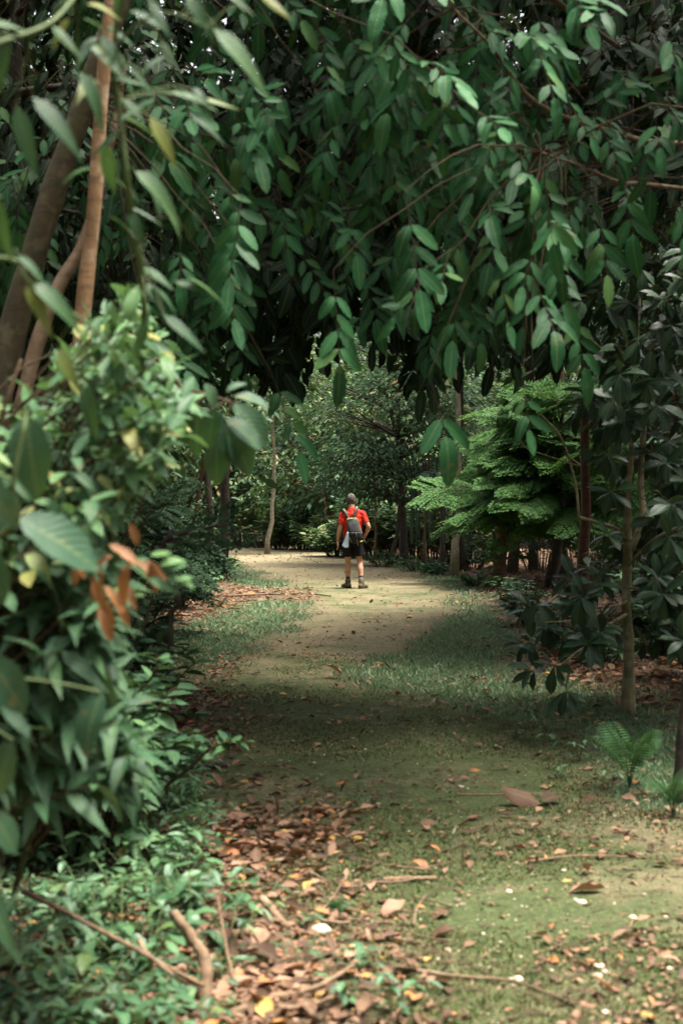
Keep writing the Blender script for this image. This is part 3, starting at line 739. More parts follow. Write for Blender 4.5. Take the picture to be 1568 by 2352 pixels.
BIG = thing("large_leaved_branch", P(440, 2000, 4.7), "bough of large dull green drooping leaves hanging low over the left verge", "tree branch")
BIG.location = (-2.2, 4.9, 0)
L = Leaves(); tw = TB()
bb = smooth_path([(-2.2, 4.9, 0), (-1.6, 4.9, 1.4), P(300, 850, 4.7), P(420, 890, 4.6), P(535, 925, 4.55)], 24); tw.tube(bb, np.linspace(0.02, 0.004, 24), 6)
for a in [(535, 909, 620, 920, .5), (540, 929, 628, 1016, .7), (518, 962, 608, 1022, .6), (530, 980, 582, 1092, .8), (500, 1005, 493, 1116, .9), (470, 880, 505, 935, .8), (430, 925, 408, 1032, .9), (495, 935, 470, 1025, .9), (450, 920, 395, 960, .7), (520, 900, 560, 870, .6),
          (480, 940, 520, 1010, .8), (400, 900, 370, 980, .8), (515, 975, 545, 1070, .8), (455, 930, 440, 1050, .9), (530, 925, 575, 960, .7)]:
    q = leaf2(L, *a[:4], 4.5 + rng.uniform(-0.1, 0.15), a[4])
    s = bb[np.argmin(np.linalg.norm(bb - q, axis=1))]
    tw.tube(curve(q, s, (0, 0, 0.01), 4), 0.002, 3, False)
tw.build('bough', M['twig'], BIG, np.array(BIG.location))
L.finish(BIG, T_BROAD, T_BROAD[0], M['broad'], 300)

# --------------------------------------------------------------- dark glossy tree at the right
GLOSS = thing("glossy_leaved_tree", P(1441, 1640, 10.66), "young tree with pale lichen spotted trunk and dark glossy leaves right of the track", "tree")
GLOSS.location.z = 0
goff = np.array(GLOSS.location)
DT = 10.66
trunk_part(GLOSS, [P(1441, 1650, DT), P(1443, 1500, DT), P(1437, 1380, DT), P(1441, 1250, DT), P(1440, 1180, DT), P(1447, 1060, DT), P(1455, 900, DT), P(1470, 650, DT)], [0.045, 0.041, 0.036, 0.034, 0.027, 0.02, 0.016, 0.01], M['bark_pale'])
for pts, r0, r1 in [([P(1446, 1265, DT), P(1475, 1190, DT + .1), P(1470, 1100, DT + .2), P(1478, 980, DT + .2), P(1490, 860, DT + .2)], .03, .018),
                    ([P(1462, 1210, DT), P(1487, 1175, DT), P(1500, 1155, DT)], .02, .012),
                    ([P(1437, 1242, DT), P(1415, 1215, DT - .1), P(1370, 1200, DT - .2), P(1326, 1187, DT - .3)], .018, .012),
                    ([P(1440, 1188, DT), P(1420, 1170, DT), P(1385, 1173, DT - .1)], .012, .008),
                    ([P(1328, 1187, DT - .3), P(1322, 1120, DT - .3), P(1308, 1060, DT - .3), P(1285, 1000, DT - .4), P(1240, 950, DT - .5)], .011, .005),
                    ([P(1400, 1195, DT), P(1385, 1230, DT), P(1360, 1260, DT), P(1335, 1275, DT)], .006, .003),
                    ([P(1300, 1045, DT - .3), P(1330, 1070, DT - .3), P(1250, 1045, DT - .3), P(1210, 1030, DT - .3), P(1183, 1000, DT - .3)], .008, .004),
                    ([P(1440, 1410, DT), P(1390, 1440, DT - .6), P(1320, 1500, DT - 1.0), P(1270, 1540, DT - 1.2)], .014, .005),
                    ([P(1445, 1350, DT), P(1520, 1360, DT - .5), P(1600, 1375, DT - .8)], .014, .006),
                    ([P(1441, 1380, DT), P(1350, 1420, DT - .8), P(1250, 1430, DT - 1.2)], .012, .005),
                    ([P(1455, 900, DT), P(1400, 820, DT - .6), P(1330, 760, DT - 1)], .014, .006),
                    ([P(1470, 820, DT), P(1540, 720, DT - .8), P(1590, 600, DT - 1.2)], .016, .006),
                    ([P(1440, 1300, DT), P(1500, 1240, DT - 1.2), P(1580, 1200, DT - 1.6)], .014, .006)]:
    tb = TB(); tb.tube(smooth_path(pts, 16), np.linspace(r0, r1, 16), 7)
    tb.build('branch', M['bark_pale'], GLOSS, goff)
L = Leaves(); tw = TB()
def whorl(L, tw, e, s, n, ls, stemr=0.003, dn=0.35):
    path = curve(s, e, (0, 0, 0.05), 6, 0.01)
    tw.tube(path, np.linspace(stemr * 1.6, stemr * 0.7, 6), 4, False)
    ax = unit(e - s + np.array([0, -0.05, 0.03])); ref = unit(np.cross(ax, rv()))
    for j in range(n):
        ang = j * 2.39996 + rng.normal(0, 0.25)
        rad = ref * math.cos(ang) + np.cross(ax, ref) * math.sin(ang)
        d = unit(ax * rng.uniform(0.1, 0.7) + rad * 0.9 + np.array([0, 0, -dn]) * rng.uniform(0.2, 1.4))
        L.add(e - ax * 0.012 * j, d, unit(np.array([0, -0.2, 1]) + ax * 0.4 + rv(0.2)), ls * rng.uniform(0.7, 1.15))
gl = [(1250, 1440), (1300, 1590), (1190, 1480), (1330, 1390), (1375, 1430), (1530, 1390), (1270, 1530), (1540, 1420), (1520, 1460), (1210, 1400), (1350, 1480), (1365, 1340), (1560, 1330), (1520, 1280), (1220, 1540), (1310, 1330), (1380, 1320), (1290, 1470), (1550, 1400), (1560, 1480), (1230, 1390)]
sites = [np.array(P(u, v, rng.uniform(9.0, 10.2))) for u, v in gl]
while len(sites) < 330:
    u = rng.uniform(1230, 1750); v = rng.uniform(560, 1480); D = rng.uniform(8.6, 11.6)
    lim = np.interp(v, [560, 800, 900, 1000, 1100, 1200, 1300, 1500], [1430, 1330, 1280, 1330, 1360, 1370, 1300, 1240])
    if u < lim + rng.uniform(0, 120): continue
    if abs(u - 1450) < 45 and 1000 < v < 1260 and D < 10.6: continue
    if 1395 < u < 1500 and v > 1150 and D < 10.9: continue
    sites.append(np.array(P(u, v, D)))
axis_pts = np.array([tuple(P(1441, 1640 - 90 * i, DT)) for i in range(13)])
for e in sites:
    a = axis_pts[np.argmin(np.linalg.norm(axis_pts - e + np.array([0, 0, -0.2]), axis=1))]
    s = a + (e - a) * rng.uniform(0.3, 0.6) + np.array([0, 0, -0.05])
    whorl(L, tw, e, s, rng.integers(6, 11), 0.175)
tw.build('twig', M['twig'], GLOSS, goff, 'stuff')
L.finish(GLOSS, T_OBO, T_OBO_L, M['dark'], 300)

EDGE_T = thing("dark_trunk_tree", P(1560, 1840, 7.5), "dark mossy trunk at the right edge beside the fern", "tree")
EDGE_T.location.z = 0
trunk_part(EDGE_T, [P(1566, 1850, 7.5), P(1572, 1700, 7.5), P(1586, 1560, 7.5), P(1620, 1200, 7.5), P(1640, 600, 7.5), P(1650, -200, 7.5)], [0.055, 0.045, 0.042, 0.04, 0.036, 0.03], M['bark_dark'])

# --------------------------------------------------------------- generic trees and shrubs further off
def crown_tree(name, label, base, h, r, mat, barkm, ls, n_clump, per, trunk_r, cz=0.62, flat=0.75, lean=(0, 0), tmpl=None, parts=0, group=None, bare=0.3, cat="tree"):
    x, y = base; z0 = float(gz(x, y))
    root = thing(name, (x, y, z0), label, cat, group)
    off = np.array([x, y, z0])
    topp = np.array([x + lean[0], y + lean[1], z0 + h * 0.88])
    path = curve((x, y, z0 - 0.05), topp, (rng.normal(0, .12), rng.normal(0, .1), 0), 12, 0.03)
    tb = TB(); tb.tube(path, np.linspace(trunk_r, trunk_r * 0.35, 12) * (1 + 0.4 * np.exp(-np.linspace(0, 14, 12))), 9)
    tb.build('trunk', barkm, root, off)
    L = Leaves(); lb = TB()
    c = np.array([x + lean[0] * cz, y + lean[1] * cz, z0 + h * cz]); rz = h * (1 - cz) * 0.98
    for i in range(n_clump):
        w = unit(rv()); rad = rng.uniform(0.35, 1.0) ** 0.6
        e = c + w * np.array([r, r, rz]) * rad
        if e[2] < z0 + bare * h: e[2] = z0 + bare * h + rng.uniform(0, 0.5)
        k = np.argmin(np.abs(path[:, 2] - (e[2] - 0.35 * np.linalg.norm((e - c)[:2]))))
        lb.tube(curve(path[k], e, (0, 0, 0.1), 6, 0.03), np.linspace(trunk_r * 0.28, trunk_r * 0.06, 6), 4, False)
        cr = r * rng.uniform(0.22, 0.42)
        outd = unit((e - c) * np.array([1, 1, 0.35]) + 1e-3)
        for j in range(per):
            o = rng.normal(0, 1, 3) * np.array([1, 1, flat * 0.6]) * cr * 0.55
            d = unit(unit(o * np.array([1, 1, .4]) + outd * 0.6 * cr) + np.array([0, 0, -0.45]) + rv(0.25))
            L.add(e + o, d, unit(np.array([0, 0, 1.0]) + outd * 0.5 + rv(0.35)), ls * rng.uniform(0.6, 1.25))
    lb.build('limb', barkm, root, off, 'stuff')
    L.finish(root, tmpl[0], tmpl[1], mat, parts, minpx=8)
    return root

def bush(name, label, base, h, r, mat, ls, n_stem, per, tmpl, parts=0, group=None, cat="shrub", droop=0.45):
    x, y = base; z0 = float(gz(x, y))
    root = thing(name, (x, y, z0), label, cat, group)
    off = np.array([x, y, z0]); L = Leaves(); tb = TB()
    for i in range(n_stem):
        a = rng.uniform(0, 6.28); q = rng.random() ** 0.5
        e = off + np.array([math.cos(a) * r * q, math.sin(a) * r * q, h * rng.uniform(0.35, 1.0) * (1 - 0.35 * q)])
        s = off + np.array([math.cos(a), math.sin(a), 0]) * r * q * 0.3
        path = curve(s, e, (0, 0, 0.1 * h), 7, 0.015)
        tb.tube(path, np.linspace(0.010, 0.003, 7), 4, False)
        for j in range(per):
            t = rng.uniform(0.25, 1.0)
            pp = np.array([np.interp(t * 6, np.arange(7), path[:, c]) for c in range(3)])
            aa = rng.uniform(0, 6.28)
            d = unit(np.array([math.cos(aa), math.sin(aa), 0.35 - droop * rng.random() * 1.6]) + (e - s) * 0.4)
            L.add(pp, d, unit(np.array([0, 0, 1]) + rv(0.25) - d * 0.2), ls * rng.uniform(0.6, 1.25))
    tb.build('stem', M['twig'], root, off, 'stuff')
    L.finish(root, tmpl[0], tmpl[1], mat, parts, minpx=10)
    return root
ELL = (T_ELL, T_ELL_L); LAN = (T_LAN, T_LAN_L); OBO = (T_OBO, T_OBO_L); TIN = (T_ELL, T_TINY)
def at(u, D): return ((u - 784) / F * D, D)

# dark undergrowth along the left edge of the track
hedge = [(200, 6.2, 1.5, .75), (120, 7.6, 2.2, .9), (235, 8.2, 1.15, .6), (60, 9.5, 2.8, 1.2), (215, 10.5, 1.5, .8), (225, 12.5, 1.2, .8), (120, 13.0, 2.6, 1.3), (-100, 11, 3.4, 1.6), (215, 15.5, 1.5, 1.0), (150, 17, 2.8, 1.5), (330, 19, 1.1, .9), (-60, 16, 3.8, 2)]
hl = ["dark leafy shrub nearest the near left ground plants", "tall dark shrub behind the long pointed leaves", "low dark shrub hugging the left litter edge", "broad dark shrub under the leaning olive trunk", "dark shrub halfway along the left edge of the shaded track", "low shrub where the left grass begins", "tall shrub in deep shade behind the left verge", "high dark thicket behind the leaning trunks", "shrub beside the left grass verge", "tall shaded shrub well back behind the left verge", "low leafy shrub beside the brown leaf patch", "high thicket deep in the left shade"]
for (u, D, h, r), lb in zip(hedge, hl):
    bush("verge_shrub", lb, at(u, D), h, r, M['lowbush'], 0.12, int(30 * r + 14), 26, ELL if D < 14 else (T_LAN, T_LAN_L), 40 if D < 9 else 0, "shrubs along the left edge of the track")
for i, (u, D, h, r) in enumerate([(400, 20.5, .8, .7), (440, 23, .7, .7), (320, 22.5, 1.6, .9), (440, 25.5, .7, .5), (330, 25, 2.2, 1.2), (500, 28.7, .8, .45), (340, 30, 2.0, 1.0), (465, 32, 0.9, .6), (380, 35, 3.0, 1.4), (430, 39, 2.2, 1.2)]):
    bush("verge_shrub", ["pale leaved low plant beside the brown leaf patch", "narrow leaved low plant by the slender speckled trunk", "leafy shrub behind the pale leaved low plant", "small shrub at the foot of the slender speckled trunk", "dark shrub in the shade left of the speckled trunk", "dark green shrub right of the speckled trunk", "tall shrub behind the speckled trunk", "small bush at the bend of the sunlit grass", "big shrub far behind the speckled trunk", "bush where the track disappears to the left"][i],
         at(u, D), h, r, M['weed'] if i in (0, 1) else M['lowbush'], 0.17, int(26 * r + 14), 26, LAN if i % 2 == 0 else ELL, 0, "shrubs along the left edge of the track")

# speckled trunks by the left bend
crown_tree("forest_tree", "slender speckled trunk at the left bend of the track", at(484, 29.2), 8.5, 2.4, M['fardark'], M['bark_dark'], 0.22, 60, 60, 0.085, 0.7, lean=(0.3, 0), tmpl=TIN, bare=.42)
crown_tree("forest_tree", "dark straight trunk behind the speckled trunk", at(505, 33), 9.5, 2.5, M['fardark'], M['bark_dark'], 0.22, 60, 60, 0.12, 0.72, lean=(0.4, 0), tmpl=TIN, bare=.45)
crown_tree("forest_tree", "thin reddish trunk left of the speckled trunk", at(428, 31), 7.5, 2.0, M['fardark'], M['bark_red'], 0.22, 45, 60, 0.05, 0.7, lean=(0.6, 0), tmpl=TIN, bare=.42)
crown_tree("forest_tree", "thin pale bare pole of a tree left of the walker", at(613, 47), 7.0, 1.8, M['far'], M['bark_grey'], 0.24, 40, 60, 0.075, 0.8, lean=(0.15, 0), tmpl=TIN, bare=.6)
crown_tree("forest_tree", "dark trunk right of the walker under a spreading dark crown", at(930, 38.5), 7.2, 3.1, M['fine'], M['bark_dark'], 0.14, 120, 130, 0.115, 0.58, 0.5, lean=(-0.3, 0), tmpl=TIN, bare=.26)
crown_tree("forest_tree", "very thin dark trunk just right of the walker", at(897, 38), 5.6, 1.4, M['fardark'], M['bark_dark'], 0.2, 30, 50, 0.055, 0.72, lean=(-0.2, 0), tmpl=TIN, bare=.4)
crown_tree("forest_tree", "pale grey trunk beside the feathery green tree", at(1043, 31.4), 9.0, 2.2, M['fardark'], M['bark_grey'], 0.2, 50, 60, 0.085, 0.78, tmpl=TIN, bare=.55)
crown_tree("forest_tree", "dark trunk close behind the pale grey trunk", at(1060, 34.5), 9.5, 2.5, M['fardark'], M['bark_dark'], 0.2, 50, 60, 0.10, 0.78, tmpl=TIN, bare=.5)

for u, D, h, lb in [(860, 42, 6.0, "thin brown sapling just right of the walker"), (975, 37, 6.5, "thin leaning sapling left of the hanging palm fronds"), (745, 50, 7.0, "thin sapling directly behind the walker's left shoulder")]:
    crown_tree("forest_sapling", lb, at(u, D), h, 1.3, M['far'], M['bark_grey' if u < 660 else 'bark_brown'], 0.28, 22, 34, 0.05, 0.75, lean=(rng.normal(0, .3), 0), tmpl=TIN, bare=.25, cat="sapling")

# feathery tree
def feather_tree(label, base, h, trunk_r, tiers, mat, barkm, reach, name="feathery_tree", leaflet=0.05, dirs=None, fmin=0.34):
    x, y = base; z0 = float(gz(x, y))
    root = thing(name, (x, y, z0), label, "tree"); off = np.array([x, y, z0])
    path = curve((x, y, z0 - 0.05), (x + 0.25, y, z0 + h * 0.95), (0.1, 0, 0), 14, 0.03)
    tb = TB(); tb.tube(path, np.linspace(trunk_r, 0.02, 14), 10); tb.build('trunk', barkm, root, off)
    p, d, u, s = [], [], [], []
    br = TB()
    for i in range(tiers):
        f = rng.uniform(fmin, 1.0)
        k = int(f * 13); st = path[k]
        a = rng.uniform(0, 6.28) if dirs is None else rng.normal(dirs[0], dirs[1])
        ln = reach * (1.15 - 0.75 * max(0, f - 0.3)) * rng.uniform(0.6, 1.1)
        out = np.array([math.cos(a), math.sin(a), rng.uniform(-0.25, 0.5)])
        e = st + out * ln
        bp = curve(st, e, (0, 0, 0.12 * ln), 12, 0.01)
        br.tube(bp, np.linspace(0.02, 0.005, 12), 4, False)
        side0 = unit(np.cross(out, (0, 0, 1)))
        nrm = unit(np.array([-0.25, -0.6, 1.0]) + rv(0.38))
        side0 = unit(np.cross(out, nrm))
        m = int(ln / 0.075)
        for j in range(m):
            t = 0.22 + 0.78 * j / m
            q = np.array([np.interp(t * 11, np.arange(12), bp[:, c]) for c in range(3)])
            w = ln * 0.40 * math.sin(math.pi * min(1, 0.18 + 0.80 * (1 - t)) ) + 0.10
            for sg in (-1, 1):
                dr = unit(out * 0.75 + side0 * sg * 0.7 + np.array([0, 0, rng.normal(-0.06, 0.07)]))
                c = int(w / (leaflet * 0.55))
                for g in range(1, c + 1):
                    qq = q + dr * (w * g / c) + np.array([0, 0, -0.25 * (w * g / c) ** 2])
                    s2 = unit(np.cross(dr, nrm))
                    for sg2 in (-1, 1):
                        if rng.random() < 0.15: continue
                        p.append(qq); d.append(dr * 0.55 + s2 * sg2 + np.array([0, 0, -0.12]) + rng.normal(0, 0.12, 3)); u.append(nrm + rng.normal(0, 0.25, 3)); s.append(leaflet * rng.uniform(0.8, 1.5))
    br.build('branch', barkm, root, off, 'stuff')
    me = stamp('foliage', (T_TINY[0] * np.array([1.5, 1, 1]), T_TINY[1], T_TINY[2]), np.array(p), np.array(d), np.array(u), np.array(s), mat, off)
    link('foliage', me, root)['kind'] = 'stuff'
    return len(p)
nf = feather_tree("bright green feathery tree with layered fine foliage right of the track", at(1138, 28.2), 4.0, 0.15, 150, M['feather'], M['bark_brown'], 1.5, leaflet=0.055, dirs=(-0.25, 1.15))
nf += feather_tree("second feathery tree standing right of the brightest one", at(1262, 27), 3.9, 0.12, 90, M['feather'], M['bark_dark'], 1.6, leaflet=0.058)
nf += feather_tree("shaded feathery tree in the right hand woods", at(1420, 30), 5.5, 0.14, 44, M['fine'], M['bark_dark'], 2.0, leaflet=0.085)
nf += feather_tree("dark feathery sapling reaching over the left verge", at(200, 17.0), 2.1, 0.05, 12, M['fine'], M['bark_dark'], 1.15, leaflet=0.05, dirs=(0.1, 0.5), name="feathery_sapling")
nf += feather_tree("dark sapling whose flat fronds reach out low before the speckled trunk", at(310, 9.5), 1.46, 0.022, 3, M['fine'], M['bark_dark'], 0.80, leaflet=0.022, dirs=(0.05, 0.12), fmin=0.95, name="feathery_sapling")
nf += feather_tree("small feathery sapling at the foot of the brown trunk", at(1125, 26.6), 0.9, 0.02, 10, M['feather'], M['bark_brown'], 0.5, leaflet=0.05, name="feathery_sapling")

# palm with hanging dark fronds
def palm(label, base, h, mat, n=11, fl=1.6):
    x, y = base; z0 = float(gz(x, y)); root = thing("palm", (x, y, z0), label, "palm")
    tb = TB(); tb.tube(curve((0, 0, 0), (0, 0, h), (0.05, 0, 0), 8), 0.07, 8); tb.build('trunk', M['bark_dark'], root)
    for i in range(n):
        a = i * 2.4; e = np.array([math.cos(a), math.sin(a), 0]) * fl * 0.45 + np.array([0, 0, h - fl * 0.75])
        path = curve((0, 0, h), e, np.array([math.cos(a), math.sin(a), 0]) * 0.2 + np.array([0, 0, fl * 0.42]), 14)
        tb = TB(); tb.tube(path, np.linspace(0.012, 0.004, 14), 4, False)
        V0, T0, _ = T_LAN_L
        P_, D_, U_, S_ = [], [], [], []
        tan = unit(np.gradient(path, axis=0))
        for k in np.linspace(1.5, 13, 26):
            q = np.array([np.interp(k, np.arange(14), path[:, c]) for c in range(3)]); tt = np.array([np.interp(k, np.arange(14), tan[:, c]) for c in range(3)])
            sd = unit(np.cross(tt, (0, 0, 1)) + 1e-4)
            for sg in (-1, 1):
                P_.append(q); D_.append(tt * 0.7 + sd * sg * 0.6 + np.array([0, 0, -0.7])); U_.append(np.array([0, 0, 1]) + sd * sg); S_.append(0.38 * rng.uniform(0.8, 1.1))
        x_, y_, z_ = frames(np.array(D_), np.array(U_)); V1 = V0 * np.array([0.42, 1, 1])
        W = (x_[:, None] * V1[None, :, 0:1] + y_[:, None] * V1[None, :, 1:2] + z_[:, None] * V1[None, :, 2:3]) * np.array(S_)[:, None, None] + np.array(P_)[:, None]
        for w in W: tb.add(w, T0)
        tb.build('frond', mat, root)
palm("palm with dark hanging fronds left of the pale grey trunk", at(1012, 34), 2.2, M['palm'])
palm("palm with drooping fronds far behind the walker", at(722, 52), 1.6, M['far'], 10, 1.5)

# right hand woods
for (u, D, w, m, lb) in [(1507, 14.6, .055, 'bark_red', "reddish trunk behind the lichen spotted trunk"), (1345, 19, .075, 'bark_red', "reddish brown trunk in the shade under the glossy tree"), (1225, 34, .10, 'bark_dark', "dark trunk right of the feathery tree"), (1285, 31, .15, 'bark_brown', "stout brown trunk in the right hand shade"),
                         (1400, 33, .12, 'bark_dark', "dark trunk seen just left of the lichen spotted trunk"), (1545, 19, .12, 'bark_dark', "dark trunk near the right edge behind the glossy leaves"), (1175, 33, .11, 'bark_dark', "dark trunk deep behind the feathery tree"), (1480, 34, .14, 'bark_brown', "brown trunk deep in the right hand woods"), (1680, 15, .12, 'bark_dark', "dark trunk beyond the right edge")]:
    crown_tree("forest_tree", lb, at(u, D), rng.uniform(9, 12), 2.1, M['fardark'], M[m], 0.2, 60, 60, w, 0.74, tmpl=TIN, bare=.48, lean=(rng.uniform(.1, .5), 0))
for i, (u, D, h, r) in enumerate([(1290, 15.5, .6, .5), (1230, 18.5, .7, .6), (1370, 13.5, .5, .45), (1180, 22, .6, .6), (1100, 27.8, .4, .5), (1480, 20, 1.4, .9), (1400, 25, 1.8, 1.1), (1570, 14.5, 1.0, .7), (1330, 30, 2.4, 1.4), (1000, 32.5, .4, .5), (960, 35, .5, .7), (1085, 35, 1.0, .8), (880, 37, .6, .7), (1240, 33, 2.2, 1.2), (1650, 12, 1.6, .9)]):
    bush("woodland_plant", ["small pale plant under the hanging glossy leaves", "bluish green plant at the edge of the leaf litter", "small plant left of the lichen spotted trunk", "low plant at the foot of the shaded trunks", "small plant beside the brown trunk", "shrub behind the lichen spotted trunk", "shrub in the deep shade of the right hand woods", "leafy plant behind the dark trunk at the right edge", "large dark shrub behind the feathery trees", "tuft of green at the foot of the pale grey trunk", "low green plant by the track behind the walker", "shrub behind the pale grey trunk", "low plants at the foot of the thin dark trunk", "shrub behind the bright feathery tree", "leafy shrub beyond the right edge"][i],
         at(u, D), h, r, M['weed'] if D < 30 and h < .8 else M['lowbush'], 0.12 if h < .8 else .17, int(24 * r + 10), 22, ELL if i % 2 else LAN, 0, "plants along the right hand woods")

# forest behind the bend
k = 0
for D, us, hh in ((52, np.linspace(420, 1250, 9), (5, 8)), (60, np.linspace(250, 1500, 11), (9, 13)), (72, np.linspace(150, 1650, 12), (15, 20))):
    for u in us:
        D2 = D + rng.uniform(-3, 3); u2 = u + rng.uniform(-25, 25)
        if D == 52 and u2 < 640: D2 += 8
        crown_tree("forest_tree", {52: "leafy tree in the front row of the forest wall behind the walker", 60: "taller tree in the middle of the forest wall behind the walker", 72: "tallest tree at the back of the forest wall behind the walker"}[D], at(u2, D2), rng.uniform(*hh), rng.uniform(2.4, 3.2) * (1.25 if D > 60 else 0.9), M['far'] if (k % 3 or D > 55) else M['fardark'], M['bark_brown'], 0.34 if D > 55 else 0.30, 90 if D > 55 else 62, 60 if D > 55 else 44, 0.14, 0.55, tmpl=TIN, bare=.08 if D > 55 else .24, group={52: "front row of the forest wall", 60: "middle row of the forest wall", 72: "back row of the forest wall"}[D])
        k += 1
for side, us, Ds in ((-1, (-350, -150, 80, 200), (14, 20, 27, 38)), (1, (1590, 1750, 1950), (16, 23, 36, 42))):
    for D in Ds:
        for u in us:
            crown_tree("forest_tree", "shaded tree in the left hand woods" if side < 0 else "shaded tree in the right hand woods", at(u + rng.uniform(-40, 40) + side * 40, D + rng.uniform(-2, 2)), rng.uniform(9, 13), 3.2, M['fardark'], M['bark_dark'], 0.24, 80, 60, 0.14, 0.58, tmpl=TIN, bare=.14, group="left hand woods" if side < 0 else "right hand woods")
def copy_thing(src, loc, rz, sc):
    r = src.copy(); COL.objects.link(r); r.location = loc; r.rotation_euler = (0, 0, rz); r.scale = (sc, sc, sc)
    for ch in src.children:
        c = ch.copy(); COL.objects.link(c); c.parent = r
    return r
glade = crown_tree("forest_tree", "unseen tree added around the glade to block low sky light", (-9, -6), 11, 3.8, M['fardark'], M['bark_dark'], 0.3, 110, 60, 0.16, 0.55, tmpl=TIN, bare=.1, group="added trees around the glade")  # trees out of view, added round the camera to block low sky light
for i, (x, y) in enumerate([(-5, -10), (0.5, -12), (5, -10.5), (9, -7), (11, -1), (10.5, 5), (-11, -1), (-9, 4), (-14, -12), (13, -13), (3, -18), (-4, -18), (8.5, 10), (-9.5, 9)]):
    copy_thing(glade, (x, y, float(gz(x, y))), i * 1.7, 0.9 + 0.25 * vnoise(i * 1.3, 2.2))
for i, u in enumerate(np.linspace(560, 1080, 13)):
    D = np.interp(u, [560, 700, 800, 1080], [56, 50, 44, 39]) + rng.uniform(-1, 2)
    bush("forest_shrub", "leafy shrub at the foot of the forest wall behind the walker", at(u, D), rng.uniform(1.3, 3.0), rng.uniform(1.0, 1.4), M['far'] if i % 3 else M['lowbush'], 0.26, 62, 28, ELL if i % 2 else LAN, 0, "shrubs at the foot of the forest wall")


for i, u in enumerate(np.linspace(330, 1420, 19)):
    bush("forest_shrub", "tall thicket shrub deep under the forest wall trees", at(u + rng.uniform(-20, 20), 58 + rng.uniform(-2, 4)), rng.uniform(2.2, 3.8), rng.uniform(1.4, 1.9), M['far'] if i % 3 else M['fardark'], 0.34, 60, 26, ELL if i % 2 else LAN, 0, "thicket under the forest wall")

# --------------------------------------------------------------- ground cover
def scatter(n, y0, y1, xf, weight, ypow=1.0):
    """random points on the ground, denser near by, kept with the given probability"""
    out = []
    got = 0
    while got < n:
        m = n * 3
        y = y0 * (y1 / y0) ** (rng.random(m) ** ypow)
        x = rng.uniform(-1, 1, m) * (xf * y + 0.4)
        w = weight(x, y)
        keep = rng.random(m) < w
        out.append(np.stack([x[keep], y[keep]], -1)); got += keep.sum()
    return np.concatenate(out)[:n]

# grass of the verges
g = scatter(95000, 6.5, 62, 0.27, lambda x, y: surface(x, y)[1] * 0.97 + 0.006)
gzv = gz(g[:, 0], g[:, 1])
gp = np.stack([g[:, 0], g[:, 1], gzv - 0.004], -1)
gd = np.stack([rng.normal(0, .5, len(g)), rng.normal(0, .5, len(g)), np.full(len(g), 0.75)], -1)
gs = np.clip(rng.lognormal(-3.45, 0.4, len(g)), .012, .10) * np.interp(g[:, 1], [6, 15, 30, 60], [0.75, 1.0, 1.3, 2.0])
tb_ = (T_BLADE[0] * np.array([1.6, 1, 1]), T_BLADE[1], T_BLADE[2])
tag(link("grass", stamp("grass", tb_, gp, gd, np.stack([rng.normal(0, 1, len(g)), rng.normal(0, 1, len(g)), np.full(len(g), .4)], -1), gs, M['grass'])),
    "short bluish green grass on the verges of the track", "grass", None, "stuff")

ms = scatter(45000, 3.6, 15, 0.25, lambda x, y: surface(x, y)[0] * smoothstep(0.38, 0.58, fbm(x * 1.3 + 2, y * 1.1)) + 0.02)
nm = len(ms)
tag(link("moss", stamp("moss", (T_BLADE[0] * np.array([3.0, 1, 1]), T_BLADE[1], T_BLADE[2]), np.stack([ms[:, 0], ms[:, 1], gz(ms[:, 0], ms[:, 1]) - .003], -1), np.stack([rng.normal(0, .7, nm), rng.normal(0, .7, nm), np.full(nm, .8)], -1), rng.normal(0, 1, (nm, 3)), rng.uniform(.010, .028, nm) * np.interp(ms[:, 1], [4, 15], [0.9, 1.1]), M['moss'])), "low olive green moss and sprouts on the trodden track", "moss", None, "stuff")

# fallen leaves: the nearest as single leaves, the rest as one carpet
def litter_w(x, y):
    t, g_, l = surface(x, y)
    band = smoothstep(0.7, 0.0, np.abs(x - np.interp(y, [4, 5.5, 7, 9, 12, 15], [-.05, -.36, -.64, -1.0, -1.36, -1.3]))) * (y < 15)
    l = np.maximum(l, band)
    near = np.interp(y, [3, 5, 7, 9, 12, 16], [0.42, 0.38, 0.22, 0.12, 0.12, 0.22])
    return np.clip(l * 0.95 + t * near + g_ * 0.42, 0, 1) * np.clip(2.4 * fbm(x * 2.2, y * 1.6) - 0.65 + 0.35 * l, 0.04, 1)
LM = [np_mesh("fallen_leaf", t[0], t[1], M['litter'], t[2]) for t in T_DEAD]
def lay(name, x, y, size, me_i, yaw=None, lift=0.008, tilt=0.22):
    o = bpy.data.objects.new(name, LM[me_i]); COL.objects.link(o)
    o.rotation_euler = (rng.normal(0, tilt), rng.normal(0, tilt), rng.uniform(0, 6.28) if yaw is None else yaw)
    o.scale = (size, size, size)
    o.location = (x, y, float(gz(x, y)) + lift)
    return o
pts = scatter(281, 4.0, 15, 0.235, litter_w)
for i, (x, y) in enumerate(pts):
    tag(lay("fallen_leaf", x, y, rng.uniform(0.05, 0.12), i % 4), "dry fallen leaf lying on the track or its litter edge", "leaf", "fallen leaves on the ground")
